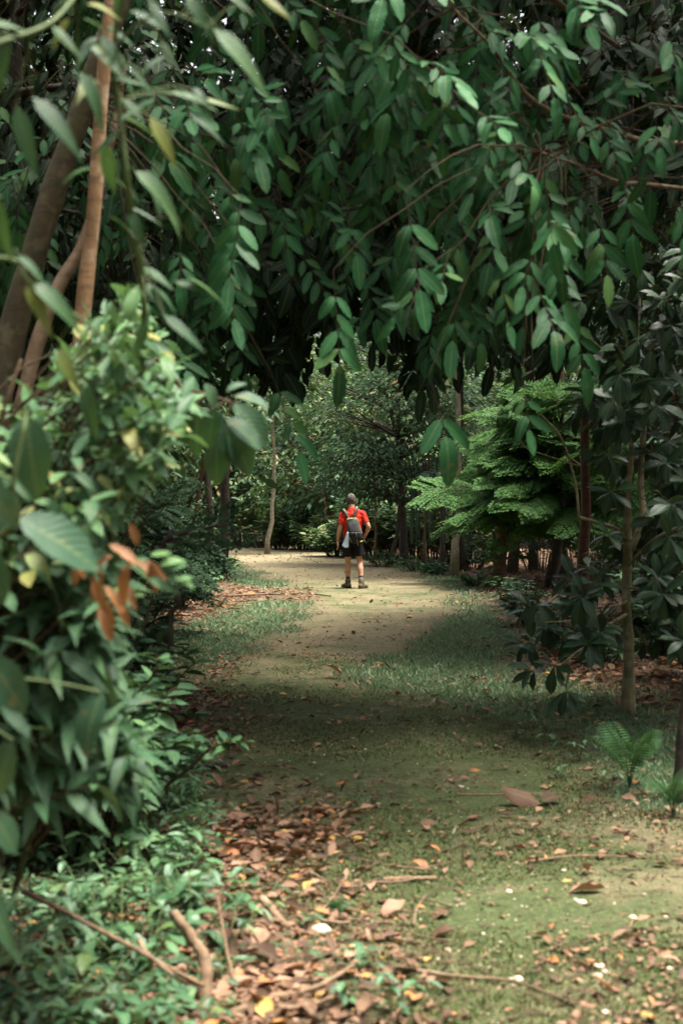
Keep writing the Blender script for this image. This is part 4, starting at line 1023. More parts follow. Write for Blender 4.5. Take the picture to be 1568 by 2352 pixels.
for (u, v, s, lb) in [(510, 1770, .16, "grey curled leaf standing on edge by the left litter"), (470, 1755, .2, "broad rusty leaf beside the grey curled leaf"), (1240, 1850, .22, "long curled leaf with a dark tip on the right of the track"), (1285, 1840, .16, "arched ochre leaf resting on the long curled leaf"), (1370, 1838, .13, "orange crumpled leaf right of the arched ochre leaf"),
                      (785, 1560, .2, "pale leaf topmost of the heap on the shaded track"), (1040, 2100, .12, "pale grey leaf propped up on the mossy track"), (1050, 2145, .13, "brown glossy leaf lying under the propped pale leaf"), (555, 2185, .17, "bright orange leaf among the sticks"), (1450, 1925, .15, "pale tan leaf at the right edge of the track"),
                      (835, 1790, .11, "orange red leaf in the middle of the shaded track"), (535, 1605, .1, "yellow leaf on the left of the shaded track"), (960, 2240, .11, "narrow yellow leaf near the bottom of the track"), (1010, 1600, .11, "cream leaf upright on the right grass"), (1390, 2050, .15, "tan leaf on the moss at the right"), (715, 1605, .1, "orange leaf on the shaded part of the track"),
                      (900, 1545, .11, "salmon leaf at the left border of the right grass"), (1245, 1735, .13, "brown leaf where the right grass meets the track"), (460, 1960, .22, "large tan leaf at the litter edge")]:
    D = EYE / (v - 1165) * F
    tag(lay("fallen_leaf", (u - 784) / F * D, D, s, rng.integers(0, 4), rng.uniform(-0.8, 0.8) + 1.57, 0.02, 0.5), lb, "leaf", "fallen leaves on the ground")
lp = scatter(56000, 3.4, 48, 0.26, litter_w, 0.9)
lz = gz(lp[:, 0], lp[:, 1]) + rng.uniform(0.002, 0.016, len(lp))
ld = np.stack([rng.normal(0, 1, len(lp)), rng.normal(0, 1, len(lp)), rng.normal(0, .2, len(lp))], -1)
lu = np.stack([rng.normal(0, .3, len(lp)), rng.normal(0, .3, len(lp)), np.ones(len(lp))], -1)
ls_ = np.clip(rng.lognormal(-3.15, 0.55, len(lp)), 0.012, 0.13) * np.interp(lp[:, 1], [3, 10, 25, 48], [0.85, 1.0, 1.2, 1.7]) * np.where(surface(lp[:, 0], lp[:, 1])[2] > 0.5, 1.15, 0.75)
tag(link("leaf_litter", stamp("leaf_litter", T_DEAD_L, np.stack([lp[:, 0], lp[:, 1], lz], -1), ld, lu, ls_, M['litter'])), "carpet of small dry leaves over track and forest floor", "leaf litter", None, "stuff")

npt = scatter(2600, 3.5, 14, 0.25, lambda x, y: 0.6 * np.ones(len(x)))
T_NEED = (np.array([(-.016, 0, 0), (.016, 0, 0), (0.05, .5, .03), (-.014, 1, 0), (.014, 1, 0)]), np.array([(0, 1, 2), (2, 4, 3), (0, 2, 3), (1, 4, 2)]), np.zeros((5, 2)))
tag(link("twig_debris", stamp("twig_debris", T_NEED, np.stack([npt[:, 0], npt[:, 1], gz(npt[:, 0], npt[:, 1]) + .006], -1), np.stack([rng.normal(0, 1, 2600), rng.normal(0, .6, 2600), rng.normal(0, .12, 2600)], -1), np.tile([0, 0, 1.0], (2600, 1)), rng.uniform(.03, .16, 2600), M['twig'])), "thin dry twiglets and stalks strewn over the ground", "twig debris", None, "stuff")

# grit and pebbles on the track
TB_P = TB()
ico = bmesh.new(); bmesh.ops.create_icosphere(ico, subdivisions=1, radius=1.0)
ico_v = np.array([v.co[:] for v in ico.verts]); ico_f = np.array([[v.index for v in f.verts] for f in ico.faces]); ico.free()
pp = scatter(9000, 3.6, 20, 0.25, lambda x, y: surface(x, y)[0] * 0.8 + 0.08)
n, k = len(pp), len(ico_v)
sc = rng.gamma(2.0, 0.0016, n) + 0.0015
W = ico_v[None] * (sc[:, None, None] * rng.uniform(0.6, 1.3, (n, 1, 3)) * np.array([1, 1, .6])) + np.stack([pp[:, 0], pp[:, 1], gz(pp[:, 0], pp[:, 1]) + sc * 0.2], -1)[:, None]
tag(link("gravel", np_mesh("gravel", W.reshape(-1, 3), (ico_f[None] + (np.arange(n) * k)[:, None, None]).reshape(-1, 3), M['pebble'])), "pale grit and pebbles pressed into the mossy track", "gravel", None, "stuff")

def stone(label, u, v, r, flat=0.6, mat='stone'):
    D = EYE / (v - 1165) * F; x = (u - 784) / F * D
    bm = bmesh.new(); bmesh.ops.create_icosphere(bm, subdivisions=3, radius=r)
    for q in bm.verts:
        nn = 1 + 0.5 * (fbm(q.co.x / r * 1.1 + 5 + u, q.co.y / r * 1.1 + q.co.z / r) - 0.5)
        q.co = q.co * float(nn); q.co.z *= flat
    for f in bm.faces: f.smooth = True
    me = bpy.data.meshes.new("stone"); bm.to_mesh(me); bm.free(); me.materials.append(M[mat])
    o = link("stone", me, None, (x, D, float(gz(x, D)) + r * flat * 0.35)); o.rotation_euler = (0, 0, u)
    return tag(o, label, "stone")
stone("pale yellowish stone at the litter edge near the sticks", 736, 2135, 0.038)
stone("small white stone low on the mossy track", 1188, 2250, 0.017)
stone("small white pebble right of the propped pale leaf", 1168, 2048, 0.014)
stone("rounded cream stone at the lower right of the track", 1335, 2072, 0.018)
stone("white stone near the right border of the track bottom", 1452, 2110, 0.015)
stone("white stone lowest at the right edge of the track", 1535, 2235, 0.016)
stone("cream stone in front of the white stone by the right edge", 1375, 2225, 0.018)
stone("pale stone in the brown litter below the large tan leaf", 560, 1985, 0.02)
stone("rounded pebble pale among brown leaves left of the track", 605, 1990, 0.014)

def stick(label, ctrl, r0, r1, mat='stick', lift=0.01):
    pts = []
    for (u, v, h) in ctrl:
        D = EYE / (v - 1165) * F if h == 0 else (EYE - h) / (v - 1165) * F
        x = (u - 784) / F * D
        pts.append((x, D, max(float(gz(x, D)) + lift + r0 * 0.5, h)))
    n = 20; path = smooth_path(pts, n); path += rng.normal(0, r0 * 0.12, path.shape)
    tb = TB(); tb.tube(path - path[0], np.linspace(r0, r1, n) * (1 + rng.normal(0, .05, n)), 8)
    o = tb.build("stick", M[mat], None); o.location = tuple(path[0])
    return tag(o, label, "stick")
stick("thick crooked stick standing out of the near left weeds", [(470, 2300, .02), (474, 2215, .12), (440, 2150, .19), (395, 2095, .26)], 0.022, 0.015)
stick("long thin twig slanting through the near left weeds", [(40, 2040, .30), (180, 2110, .28), (330, 2190, .24), (400, 2240, .2)], 0.009, 0.006)
stick("thin twig crossing behind the thick crooked stick", [(320, 2160, .22), (350, 2200, .19), (470, 2265, .1)], 0.008, 0.005)
stick("short stick lying between the crooked stick and the pale stone", [(480, 2165, 0), (560, 2150, 0), (640, 2110, 0)], 0.017, 0.013)
stick("broken branch end sticking up beside the pale stone", [(600, 2060, .07), (640, 2110, .02), (660, 2135, 0)], 0.017, 0.014)
stick("pale stick along the bottom of the litter", [(270, 2290, .03), (400, 2300, .02), (560, 2352, 0)], 0.012, 0.009)
stick("stick slanting up at the bottom of the track edge", [(530, 2340, 0), (640, 2290, .01), (720, 2270, .02), (840, 2200, .03)], 0.012, 0.007)
stick("thin straight stem rising from the litter", [(545, 2290, 0), (520, 2180, .12), (500, 2060, .25)], 0.006, 0.004)
stick("slender pale stem in the left weeds by the litter edge", [(365, 1930, 0), (350, 1880, .05), (338, 1835, .12)], 0.006, 0.004)
stick("long thin twig lying across the lower right of the track", [(905, 2225, 0), (1060, 2250, 0), (1180, 2262, 0), (1320, 2312, 0)], 0.007, 0.004)
stick("pale straight twig on the moss at the right", [(1210, 1988, 0), (1320, 1982, 0), (1440, 1984, 0)], 0.006, 0.004)
stick("bark strip lying on the track left of the yellow leaves", [(880, 2025, 0), (930, 2018, .01), (1000, 2022, 0)], 0.013, 0.008)
stick("dark twig lying across the right of the shaded track", [(1050, 1832, 0), (1180, 1828, 0), (1300, 1822, 0)], 0.005, 0.003)
stick("brown twig on the right grass below the trunk", [(1250, 1665, 0), (1330, 1660, 0), (1420, 1655, 0)], 0.008, 0.005)
stick("fallen dark branch at the left litter edge", [(400, 1765, 0), (460, 1772, 0), (520, 1768, 0)], 0.022, 0.018, 'bark_dark')
stick("twig pair end leaning in the bottom litter", [(600, 2330, 0), (700, 2310, .02), (800, 2290, 0)], 0.010, 0.008)
stick("fallen branch beside the shaded brown patch", [(520, 1378, 0), (600, 1368, .02), (700, 1366, .01), (760, 1372, 0)], 0.02, 0.01, 'bark_brown')

for i in range(26):
    u = rng.uniform(330, 1000); v = rng.uniform(1960, 2345); a = rng.normal(0, 0.5); ln = rng.uniform(40, 150)
    q0 = (u - ln * math.cos(a) / 2, v - ln * 0.35 * math.sin(a), 0); q2 = (u + ln * math.cos(a) / 2, v + ln * 0.35 * math.sin(a), rng.choice([0, 0, .03]))
    o = stick("thin dry stick lying loose among the brown leaves", [q0, (u + rng.normal(0, 6), v + rng.normal(0, 5), .01), q2], rng.uniform(.003, .008), rng.uniform(.002, .004), 'stick' if i % 3 else 'bark_brown')
    o['group'] = "thin dry sticks in the litter"

# weeds at the near left
def weed_proto(kind):
    root = thing("weed", (0, 0, 0), "", "")
    L = Leaves(); tb = TB()
    h = (0.11, 0.17, 0.08, 0.22)[kind]
    for i in range((4, 3, 6, 3)[kind]):
        a = rng.uniform(0, 6.28); e = np.array([math.cos(a), math.sin(a), 0]) * h * rng.uniform(0.3, 0.9) + np.array([0, 0, h * rng.uniform(0.6, 1.0)])
        path = curve((0, 0, 0), e, (0, 0, h * .2), 6); tb.tube(path, np.linspace(0.0028, 0.0014, 6), 4, False)
        for j in range((3, 5, 2, 6)[kind]):
            t = 1 - j * 0.16; q = np.array([np.interp(t * 5, np.arange(6), path[:, c]) for c in range(3)])
            aa = a + (j * 2.4 if kind != 1 else (1 if j % 2 else -1) * 1.1)
            L.add(q, unit(np.array([math.cos(aa), math.sin(aa), rng.uniform(-.35, .3)])), unit(np.array([0, 0, 1]) + rv(.2)), (0.065, 0.055, 0.05, 0.07)[kind] * rng.uniform(.7, 1.2))
    tb.build("stem", M['twig_green'], root)
    L.finish(root, (T_ELL, T_LAN, T_OBO, T_ELL)[kind], T_ELL_L, M['weed'], 0)
    for c in list(root.children):
        if c.name.startswith('foliage'): bpy.data.objects.remove(c)
    p, d, u, s = L.arrays(); x, y, z = frames(d, u)
    tmn = (T_ELL, T_LAN, T_OBO, T_ELL)[kind]
    mm = [np_mesh("leaf", t[0], t[1], M['weed'], t[2]) for t in tmn]
    for i in range(len(p)):
        o = link("leaf", mm[i % len(mm)], root)
        o.matrix_basis = Matrix(((x[i][0] * s[i], y[i][0] * s[i], z[i][0] * s[i], p[i][0]), (x[i][1] * s[i], y[i][1] * s[i], z[i][1] * s[i], p[i][1]), (x[i][2] * s[i], y[i][2] * s[i], z[i][2] * s[i], p[i][2]), (0, 0, 0, 1)))
    return root
protos = [weed_proto(k) for k in range(4)]
def weed_edge(y):   # how far right the weeds reach
    return np.interp(y, [3, 4.2, 4.8, 5.5, 6.5, 8, 10], [-0.34, -0.52, -0.60, -0.74, -0.86, -1.05, -1.3])
wl = "small green weed growing in the litter at the near left"
n_w = 0
def place_weed(x, y, sc, label=wl, group="weeds in the near left litter"):
    global n_w
    src = protos[int(rng.integers(0, 4))]
    r = src if src.get('label', '') == '' else src.copy()
    if r is not src:
        COL.objects.link(r)
        for ch in src.children:
            c = ch.copy(); COL.objects.link(c); c.parent = r
    r['label'] = label; r['category'] = "weed"; r['group'] = group
    r.location = (x, y, float(gz(x, y)) - 0.005); r.rotation_euler = (rng.normal(0, .1), rng.normal(0, .1), rng.uniform(0, 6.28)); r.scale = (sc, sc, sc)
    n_w += 1
k = 0
while k < 200:
    y = 3.9 * (8.5 / 3.9) ** rng.random(); e = float(weed_edge(y)); x = e + 0.25 - abs(rng.normal(0, 0.5)) * (0.6 + y * 0.08)
    if x < -0.26 * y: continue
    uu, vv, _ = proj(np.array([x, y, 0.08]))
    if 360 < uu < 520 and 2090 < vv < 2360 and rng.random() < 0.8: continue
    place_weed(x, y, rng.uniform(0.7, 1.5)); k += 1
for (u, v, sc) in [(800, 2090, .7), (560, 2130, 1.0), (830, 2230, 1.0), (790, 2300, 1.2), (900, 2330, 1.0), (560, 2050, .9), (700, 2120, .6), (1180, 1700, 1.0), (1250, 1690, .8), (1090, 1640, .8), (1020, 1660, .7), (1330, 1745, 1.0), (1300, 1780, .9), (1400, 1790, .8), (760, 2250, .8), (690, 2230, .8)]:
    D = EYE / (v - 1165) * F
    place_weed((u - 784) / F * D, D, sc, "small green weed sprouting beside or on the track", "weeds along the track")
# low green mat between the weeds
mp_ = scatter(7500, 3.7, 9.5, 0.26, lambda x, y: smoothstep(0.35, -0.25, x - weed_edge(y)) * smoothstep(0.3, 0.6, fbm(x * 3, y * 3) + 0.1))
mz = gz(mp_[:, 0], mp_[:, 1]) + rng.uniform(0.0, 0.07, len(mp_))
tag(link("ground_cover", stamp("ground_cover", T_ELL_L, np.stack([mp_[:, 0], mp_[:, 1], mz], -1), np.stack([rng.normal(0, 1, len(mp_)), rng.normal(0, 1, len(mp_)), rng.normal(.1, .4, len(mp_))], -1),
    np.stack([rng.normal(0, .35, len(mp_)), rng.normal(0, .35, len(mp_)), np.ones(len(mp_))], -1), rng.uniform(0.02, 0.06, len(mp_)), M['weed'])), "mat of tiny green leaves under the near left weeds", "ground cover", None, "stuff")

# ferns
def fern(label, u, v, n, fl, mat='fern', tilt=0.5):
    D = EYE / (v - 1165) * F; x = (u - 784) / F * D
    root = thing("fern", (x, D, float(gz(x, D))), label, "fern")
    for i in range(n):
        a = i * 2.4 + rng.normal(0, .2); out = np.array([math.cos(a), math.sin(a), 0])
        path = curve((0, 0, 0), out * fl * tilt * rng.uniform(.6, 1.4) + np.array([0, 0, fl * rng.uniform(.7, 1.0)]), np.array([0, 0, fl * 0.06]) - out * 0.04, 16)
        tb = TB(); tb.tube(path, np.linspace(0.003, 0.001, 16), 4, False)
        side = np.cross(out, (0, 0, 1)); tan = unit(np.gradient(path, axis=0))
        Ps, Ds, Us, Ss = [], [], [], []
        for k in np.linspace(3, 14.6, 18):
            q = np.array([np.interp(k, np.arange(16), path[:, c]) for c in range(3)]); tt = np.array([np.interp(k, np.arange(16), tan[:, c]) for c in range(3)])
            w = fl * 0.26 * math.sin(math.pi * (0.15 + 0.83 * (1 - (k - 3) / 12)))
            for sg in (-1, 1): Ps.append(q); Ds.append(side * sg + tt * 0.35 + np.array([0, 0, -.1])); Us.append(np.cross(side, tt)); Ss.append(max(w, .015))
        x_, y_, z_ = frames(np.array(Ds), np.array(Us)); V1 = T_LAN_L[0] * np.array([0.5, 1, 1])
        for w in (x_[:, None] * V1[None, :, 0:1] + y_[:, None] * V1[None, :, 1:2] + z_[:, None] * V1[None, :, 2:3]) * np.array(Ss)[:, None, None] + np.array(Ps)[:, None]: tb.add(w, T_LAN_L[1])
        tb.build("frond", M[mat], root)
fern("upright green fern on the right verge beside the dark edge trunk", 1445, 1810, 8, 0.38, tilt=0.55)
fern("small fern at the foot of the dark edge trunk", 1545, 1880, 7, 0.24, tilt=0.6)
fern("little fern in the litter above the crooked stick", 430, 2120, 6, 0.22)
fern("fern among the near left weeds", 230, 1950, 7, 0.28)
fern("pale fern sprig low on the track edge", 770, 2110, 5, 0.11)

# --------------------------------------------------------------- the walker
MAN = Vector(P(808, 1351, 27.2)); MAN.z = float(gz(MAN.x, MAN.y))
def loft(tb, rings, k=18, cap=True):
    """rings: (centre, rx, ry) stacked along a limb; ellipses stay square to the limb, rx across the view"""
    c = np.array([r[0] for r in rings], float); tan = unit(np.gradient(c, axis=0))
    ang = np.linspace(0, 2 * math.pi, k, endpoint=False)
    V = []
    for i, r in enumerate(rings):
        t = tan[i]; a = np.array([1.0, 0, 0]); a = unit(a - t * a.dot(t)) if abs(t[0]) < 0.9 else unit(np.cross(t, (0, 1, 0)))
        b = np.cross(t, a)
        V.append(c[i] + a * (np.cos(ang)[:, None] * r[1]) + b * (np.sin(ang)[:, None] * r[2]))
    V = np.concatenate(V); m = len(rings)
    i = np.arange(m - 1)[:, None] * k; j = np.arange(k)[None]; j2 = (j + 1) % k
    T = np.concatenate([np.stack([i + j, i + j2, i + k + j2], -1).reshape(-1, 3), np.stack([i + j, i + k + j2, i + k + j], -1).reshape(-1, 3)])
    if cap:
        V = np.concatenate([V, c[:1], c[-1:]]); jj = np.arange(k); q2 = (jj + 1) % k; e = (m - 1) * k
        T = np.concatenate([T, np.stack([q2, jj, np.full(k, m * k)], -1), np.stack([e + jj, e + q2, np.full(k, m * k + 1)], -1)])
    tb.add(V, T)
def dense(rings, n=14):
    """more rings along a smooth path through the given ones"""
    c = smooth_path([r[0] for r in rings], n); t = np.linspace(0, 1, n); tk = np.linspace(0, 1, len(rings))
    return [(c[i], np.interp(t[i], tk, [r[1] for r in rings]), np.interp(t[i], tk, [r[2] for r in rings])) for i in range(n)]
def ball(tb, c, r, sub=2):
    bm = bmesh.new(); bmesh.ops.create_icosphere(bm, subdivisions=sub, radius=1)
    tb.add(np.array([v.co[:] for v in bm.verts]) * np.array(r) + np.array(c), np.array([[v.index for v in f.verts] for f in bm.faces])); bm.free()
def fuse(tb, name, mat, parent, voxel=0.008, sm=3):
    """one continuous skin over overlapping shapes"""
    me = np_mesh(name, np.concatenate(tb.v), np.concatenate(tb.t))
    o = link(name, me, parent)
    r = o.modifiers.new("r", 'REMESH'); r.mode = 'VOXEL'; r.voxel_size = voxel
    s = o.modifiers.new("s", 'SMOOTH'); s.iterations = sm; s.factor = 0.5
    dg = bpy.context.evaluated_depsgraph_get(); dg.update()
    me2 = bpy.data.meshes.new_from_object(o.evaluated_get(dg)); o.modifiers.clear(); o.data = me2; me2.name = name
    me2.polygons.foreach_set("use_smooth", np.full(len(me2.polygons), True)); me2.materials.clear(); me2.materials.append(mat)
    return o
M['skin'] = plain_mat("skin", (0.42, 0.225, 0.145), 0.5, 0.12, 12, 0.1)
M['hair'] = plain_mat("grey_hair", (0.085, 0.072, 0.062), 0.85, 0.75, 45, 0.8, 0.01)
M['shirt'] = plain_mat("red_shirt", (0.46, 0.020, 0.009), 0.75, 0.12, 9, 0.5, 0.02)
M['shorts'] = plain_mat("black_shorts", (0.006, 0.006, 0.007), 0.8, 0.3, 9, 0.6, 0.02)
M['sock'] = plain_mat("dark_sock", (0.02, 0.02, 0.024), 0.9)
M['sockband'] = plain_mat("grey_sock_band", (0.13, 0.13, 0.14), 0.9)
M['boot'] = plain_mat("brown_boot", (0.10, 0.078, 0.045), 0.85, 0.3, 20)
M['sole'] = plain_mat("dark_sole", (0.02, 0.019, 0.017), 0.8)
M['packgrey'] = plain_mat("grey_pack_fabric", (0.055, 0.055, 0.058), 0.5, 0.2, 10, 0.5, 0.02)
M['packblack'] = plain_mat("black_pack_fabric", (0.009, 0.009, 0.010), 0.6, 0.3, 12, 0.6, 0.02)
M['packolive'] = plain_mat("olive_webbing", (0.11, 0.105, 0.065), 0.7, 0.2, 30)
M['zip'] = plain_mat("yellow_zip", (0.50, 0.46, 0.05), 0.5, 0.1, 30)
M['cloth'] = plain_mat("pale_blue_cloth", (0.20, 0.245, 0.28), 0.9, 0.12, 10, 0.4, 0.02)

man = thing("person", MAN, "person in red shirt and black shorts walking away along the track with a backpack", "person")
body = TB()
# local frame: x right, y forward (away), z up; back towards the camera
hipL, hipR = (-0.085, 0.0, 0.90), (0.10, 0.0, 0.90)
kneeL, kneeR = (-0.078, 0.085, 0.50), (0.150, -0.005, 0.50)
ankL, ankR = (-0.075, 0.11, 0.10), (0.180, -0.16, 0.12)
for h, k, a in ((hipL, kneeL, ankL), (hipR, kneeR, ankR)):
    h, k, a = map(np.array, (h, k, a))
    calf = k + (a - k) * 0.33 + np.array([0, -0.015, 0])
    loft(body, dense([(h, .088, .095), (h + (k - h) * .5, .074, .082), (k + (h - k) * .08, .057, .060), (k, .055, .058), (calf, .059, .064), (k + (a - k) * .7, .042, .045), (a, .036, .042), (a + np.array([0, 0, -.05]), .034, .042)], 20))
loft(body, dense([((0.01, 0, .84), .165, .115), ((0.01, 0, 1.0), .165, .11), ((0.01, 0.0, 1.2), .175, .115), ((0.015, 0.0, 1.38), .19, .115), ((0.015, 0.0, 1.47), .15, .09), ((0.0, 0.005, 1.53), .07, .065)], 16), 22)
loft(body, [((-0.005, 0.01, 1.48), .062, .064), ((-0.008, 0.015, 1.56), .057, .062), ((-0.012, 0.03, 1.66), .058, .066)])
headc = np.array([-0.015, 0.035, 1.70])
ball(body, headc, (.075, .095, .108), 3)
ball(body, headc + np.array([0, 0.035, -0.06]), (.055, .065, .06), 2)     # jaw
ball(body, headc + np.array([-0.004, 0.105, -0.015]), (.013, .022, .025), 1)   # nose
ball(body, headc + np.array([0, 0.088, -0.062]), (.026, .014, .010), 1)       # lips
ball(body, headc + np.array([0, 0.086, 0.03]), (.052, .014, .012), 1)         # brow
for sg in (-1, 1): ball(body, headc + np.array([sg * .076, 0.002, -0.01]), (.011, .019, .033), 1)   # ears
def arm(sh, el, wr, r=1.0):
    sh, el, wr = map(np.array, (sh, el, wr))
    loft(body, dense([(sh, .058, .060), (sh + (el - sh) * .45, .050, .052), (el + (sh - el) * .08, .042, .044), (el + (wr - el) * .22, .046, .045), (el + (wr - el) * .7, .033, .032), (wr, .026, .030)], 16), 14)
shL, elL, wrL = (-0.172, 0.0, 1.41), (-0.235, -0.035, 1.13), (-0.277, 0.02, 0.895)
shR, elR, wrR = (0.206, 0.0, 1.41), (0.322, -0.07, 1.17), (0.268, 0.13, 1.03)
arm(shL, elL, wrL); arm(shR, elR, wrR)
def hand(wr, d, palm_n, thumb_side):
    wr = np.array(wr); d = unit(np.array(d, float)); nrm = unit(np.array(palm_n, float)); s = unit(np.cross(d, nrm)) * thumb_side
    nrm = np.cross(d, s) * thumb_side
    pc = wr + d * 0.05
    loft(body, [(wr, .027, .030), (wr + d * .03, .030, .036), (wr + d * .065, .022, .042), (wr + d * .095, .016, .040)], 12)
    for i, (o, ln) in enumerate(((.030, .072), (.010, .082), (-.010, .076), (-.028, .060))):
        b = wr + d * .088 + s * o
        c1 = b + d * ln * .42 + nrm * .004; c2 = c1 + unit(d * .8 + nrm * .55) * ln * .33; c3 = c2 + unit(d * .45 + nrm * .9) * ln * .27
        body.tube([b - d * .02, c1, c2, c3], [.0095, .0092, .0085, .0072], 8)
    tb0 = wr + d * .035 + s * .028
    body.tube([tb0 - d * .01, tb0 + unit(d * .7 + s * .7) * .035, tb0 + unit(d * .9 + s * .45) * .072], [.012, .0105, .008], 8)
hand(wrL, (0.12, 0.05, -1), (1, 0.2, 0.1), 1)
hand(wrR, (-0.35, 0.45, -0.75), (-1, -0.2, 0.3), -1)
fuse(body, "body", M['skin'], man, 0.007, 2)
hair = TB()
ball(hair, headc + np.array([0, -0.012, 0.022]), (.081, .100, .098), 3)
V = hair.v[0]; V += (vnoise(V[:, 0] * 60 + 9, V[:, 2] * 60 + V[:, 1] * 50)[:, None] - .5) * 0.014 * unit(V - headc)
loft(hair, [(headc + np.array([0, -0.030, 0.03]), .079, .070), (headc + np.array([0, -0.034, -0.03]), .076, .062), (headc + np.array([0, -0.034, -0.075]), .066, .046), (headc + np.array([0, -0.030, -0.105]), .054, .034)])
hm = fuse(hair, "hair", M['hair'], man, 0.006, 1)
bm = bmesh.new(); bm.from_mesh(hm.data)   # open over the face
bmesh.ops.delete(bm, geom=[f for f in bm.faces if (f.calc_center_median().y > headc[1] + 0.045 and f.calc_center_median().z < headc[2] + 0.055)], context='FACES'); bm.to_mesh(hm.data); bm.free()
sh = TB()
loft(sh, dense([((0.012, 0, .915), .182, .135), ((0.012, 0, 1.0), .178, .128), ((0.012, 0, 1.12), .180, .128), ((0.015, 0, 1.28), .190, .132), ((0.016, 0, 1.38), .195, .128), ((0.016, 0.0, 1.445), .165, .108), ((0.005, 0.0, 1.50), .115, .088), ((-0.003, 0.005, 1.545), .072, .076)], 22), 26)
for s_, e_, w in ((shL, elL, -1), (shR, elR, 1)):
    s_, e_ = np.array(s_), np.array(e_)
    loft(sh, dense([(s_ + np.array([-w * .07, 0, .035]), .060, .070), (s_ + np.array([w * .0, 0, 0.0]), .063, .070), (s_ + (e_ - s_) * .35, .060, .066), (s_ + (e_ - s_) * .66, .060, .066)], 12), 16)
shirt = fuse(sh, "shirt", M['shirt'], man, 0.008, 3)
def wrinkle(o, amp, fx, fz):
    me = o.data; co = np.zeros(len(me.vertices) * 3, np.float32); me.vertices.foreach_get("co", co); co = co.reshape(-1, 3)
    nn = np.zeros(len(co) * 3, np.float32); me.vertices.foreach_get("normal", nn); nn = nn.reshape(-1, 3)
    w = fbm(co[:, 0] * fx + co[:, 2] * fz * .5 + 3, co[:, 2] * fz + co[:, 1] * 6 + 11) - .5
    co += nn * (w * amp)[:, None]; me.vertices.foreach_set("co", co.ravel()); me.update()
wrinkle(shirt, 0.022, 9, 11)
so = TB()
loft(so, dense([((0.01, 0, .97), .172, .126), ((0.01, 0, .88), .185, .138), ((0.012, 0, .80), .190, .140)], 10), 24)
for h, k, w in ((hipL, kneeL, -1), (hipR, kneeR, 1)):
    h, k = np.array(h), np.array(k)
    loft(so, dense([(h + np.array([0, 0, -.02]), .105, .130), (h + (k - h) * .35, .108, .122), (h + (k - h) * .70, .108 if w < 0 else .115, .115)], 10), 20)
shorts = fuse(so, "shorts", M['shorts'], man, 0.008, 2); wrinkle(shorts, 0.02, 12, 6)
for a, k, yaw in ((ankL, kneeL, 0.5), (ankR, kneeR, -0.45)):
    a, k = np.array(a), np.array(k); up = unit(k - a)
    sk = TB(); loft(sk, dense([(a + up * .13, .043, .048), (a + up * .06, .043, .048), (a, .045, .05)], 8), 16); s0 = sk.build("sock", M['sock'], man)
    bd = TB(); loft(bd, [(a + up * .085, .0455, .0505), (a + up * .062, .0458, .051)], 16); bd.build("band", M['sockband'], s0)
    fw = np.array([-math.sin(yaw), math.cos(yaw), 0])
    heel_up = 0.0
    base = np.array([a[0], a[1], 0.0])
    bt = TB()
    loft(bt, dense([(a + up * .065, .056, .058), (a + up * .01, .056, .062), (base + np.array([0, 0, .06]) + fw * .01, .058, .075), (base + np.array([0, 0, .03]) + fw * .02, .055, .08)], 10), 18)
    for t, wx, hz in ((-.04, .050, .055), (.03, .052, .058), (.09, .052, .05), (.15, .050, .042), (.195, .040, .032)):
        ball(bt, base + fw * t + np.array([0, 0, .03 + hz * .4]), (wx, .055, hz), 2)
    b0 = fuse(bt, "boot", M['boot'], man, 0.008, 2)
    sl = TB(); loft(sl, [(base + fw * (-.085) + np.array([0, 0, .018]), .035, .018), (base + fw * (-.06) + np.array([0, 0, .018]), .052, .019), (base + fw * .03 + np.array([0, 0, .016]), .052, .017), (base + fw * .13 + np.array([0, 0, .016]), .056, .017), (base + fw * .20 + np.array([0, 0, .018]), .046, .016), (base + fw * .245 + np.array([0, 0, .022]), .02, .012)], 14)
    sl.build("sole", M['sole'], b0)
wt = TB(); wt.tube(np.array([(-.2755, .018, .935), (-.277, .02, .91)]), [.034, .034], 14); wt.build("watch", M['packblack'], man)

# backpack (its own thing) and the cloth hanging from it
pack = thing("backpack", MAN + Vector((0.05, -0.22, 0.9)), "slim grey and black backpack with olive straps on the walker's back", "backpack")
o_ = np.array([0.05, -0.22, 0.9])
def q(zx, zy, y): return np.array([(zx - 745) / 739.0, y, (1600 - zy) / 739.0]) - o_
def rounded(tb, rows):
    """rows: (left, right, zoom y, back y, front y): superellipse sections"""
    rings = []
    ang = np.linspace(0, 2 * math.pi, 24, endpoint=False)
    c, s = np.cos(ang), np.sin(ang); sx = np.sign(c) * np.abs(c) ** .55; sy = np.sign(s) * np.abs(s) ** .55
    V = []
    for l, r, zy, yb, yf in rows:
        a = q(l, zy, 0); b = q(r, zy, 0); m = (a + b) / 2
        V.append(np.stack([m[0] + sx * (b[0] - a[0]) / 2, (yb + yf) / 2 + sy * (yf - yb) / 2 - o_[1], np.full(24, m[2])], -1))
    V = np.concatenate(V); m = len(rows); k = 24
    i = np.arange(m - 1)[:, None] * k; j = np.arange(k)[None]; j2 = (j + 1) % k
    T = np.concatenate([np.stack([i + j, i + k + j2, i + j2], -1).reshape(-1, 3), np.stack([i + j, i + k + j, i + k + j2], -1).reshape(-1, 3)])
    cc = [V[:k].mean(0), V[-k:].mean(0)]; jj = np.arange(k); q2 = (jj + 1) % k; e = (m - 1) * k
    V = np.concatenate([V, np.array(cc)]); T = np.concatenate([T, np.stack([jj, q2, np.full(k, m * k)], -1), np.stack([e + q2, e + jj, np.full(k, m * k + 1)], -1)])
    tb.add(V, T)
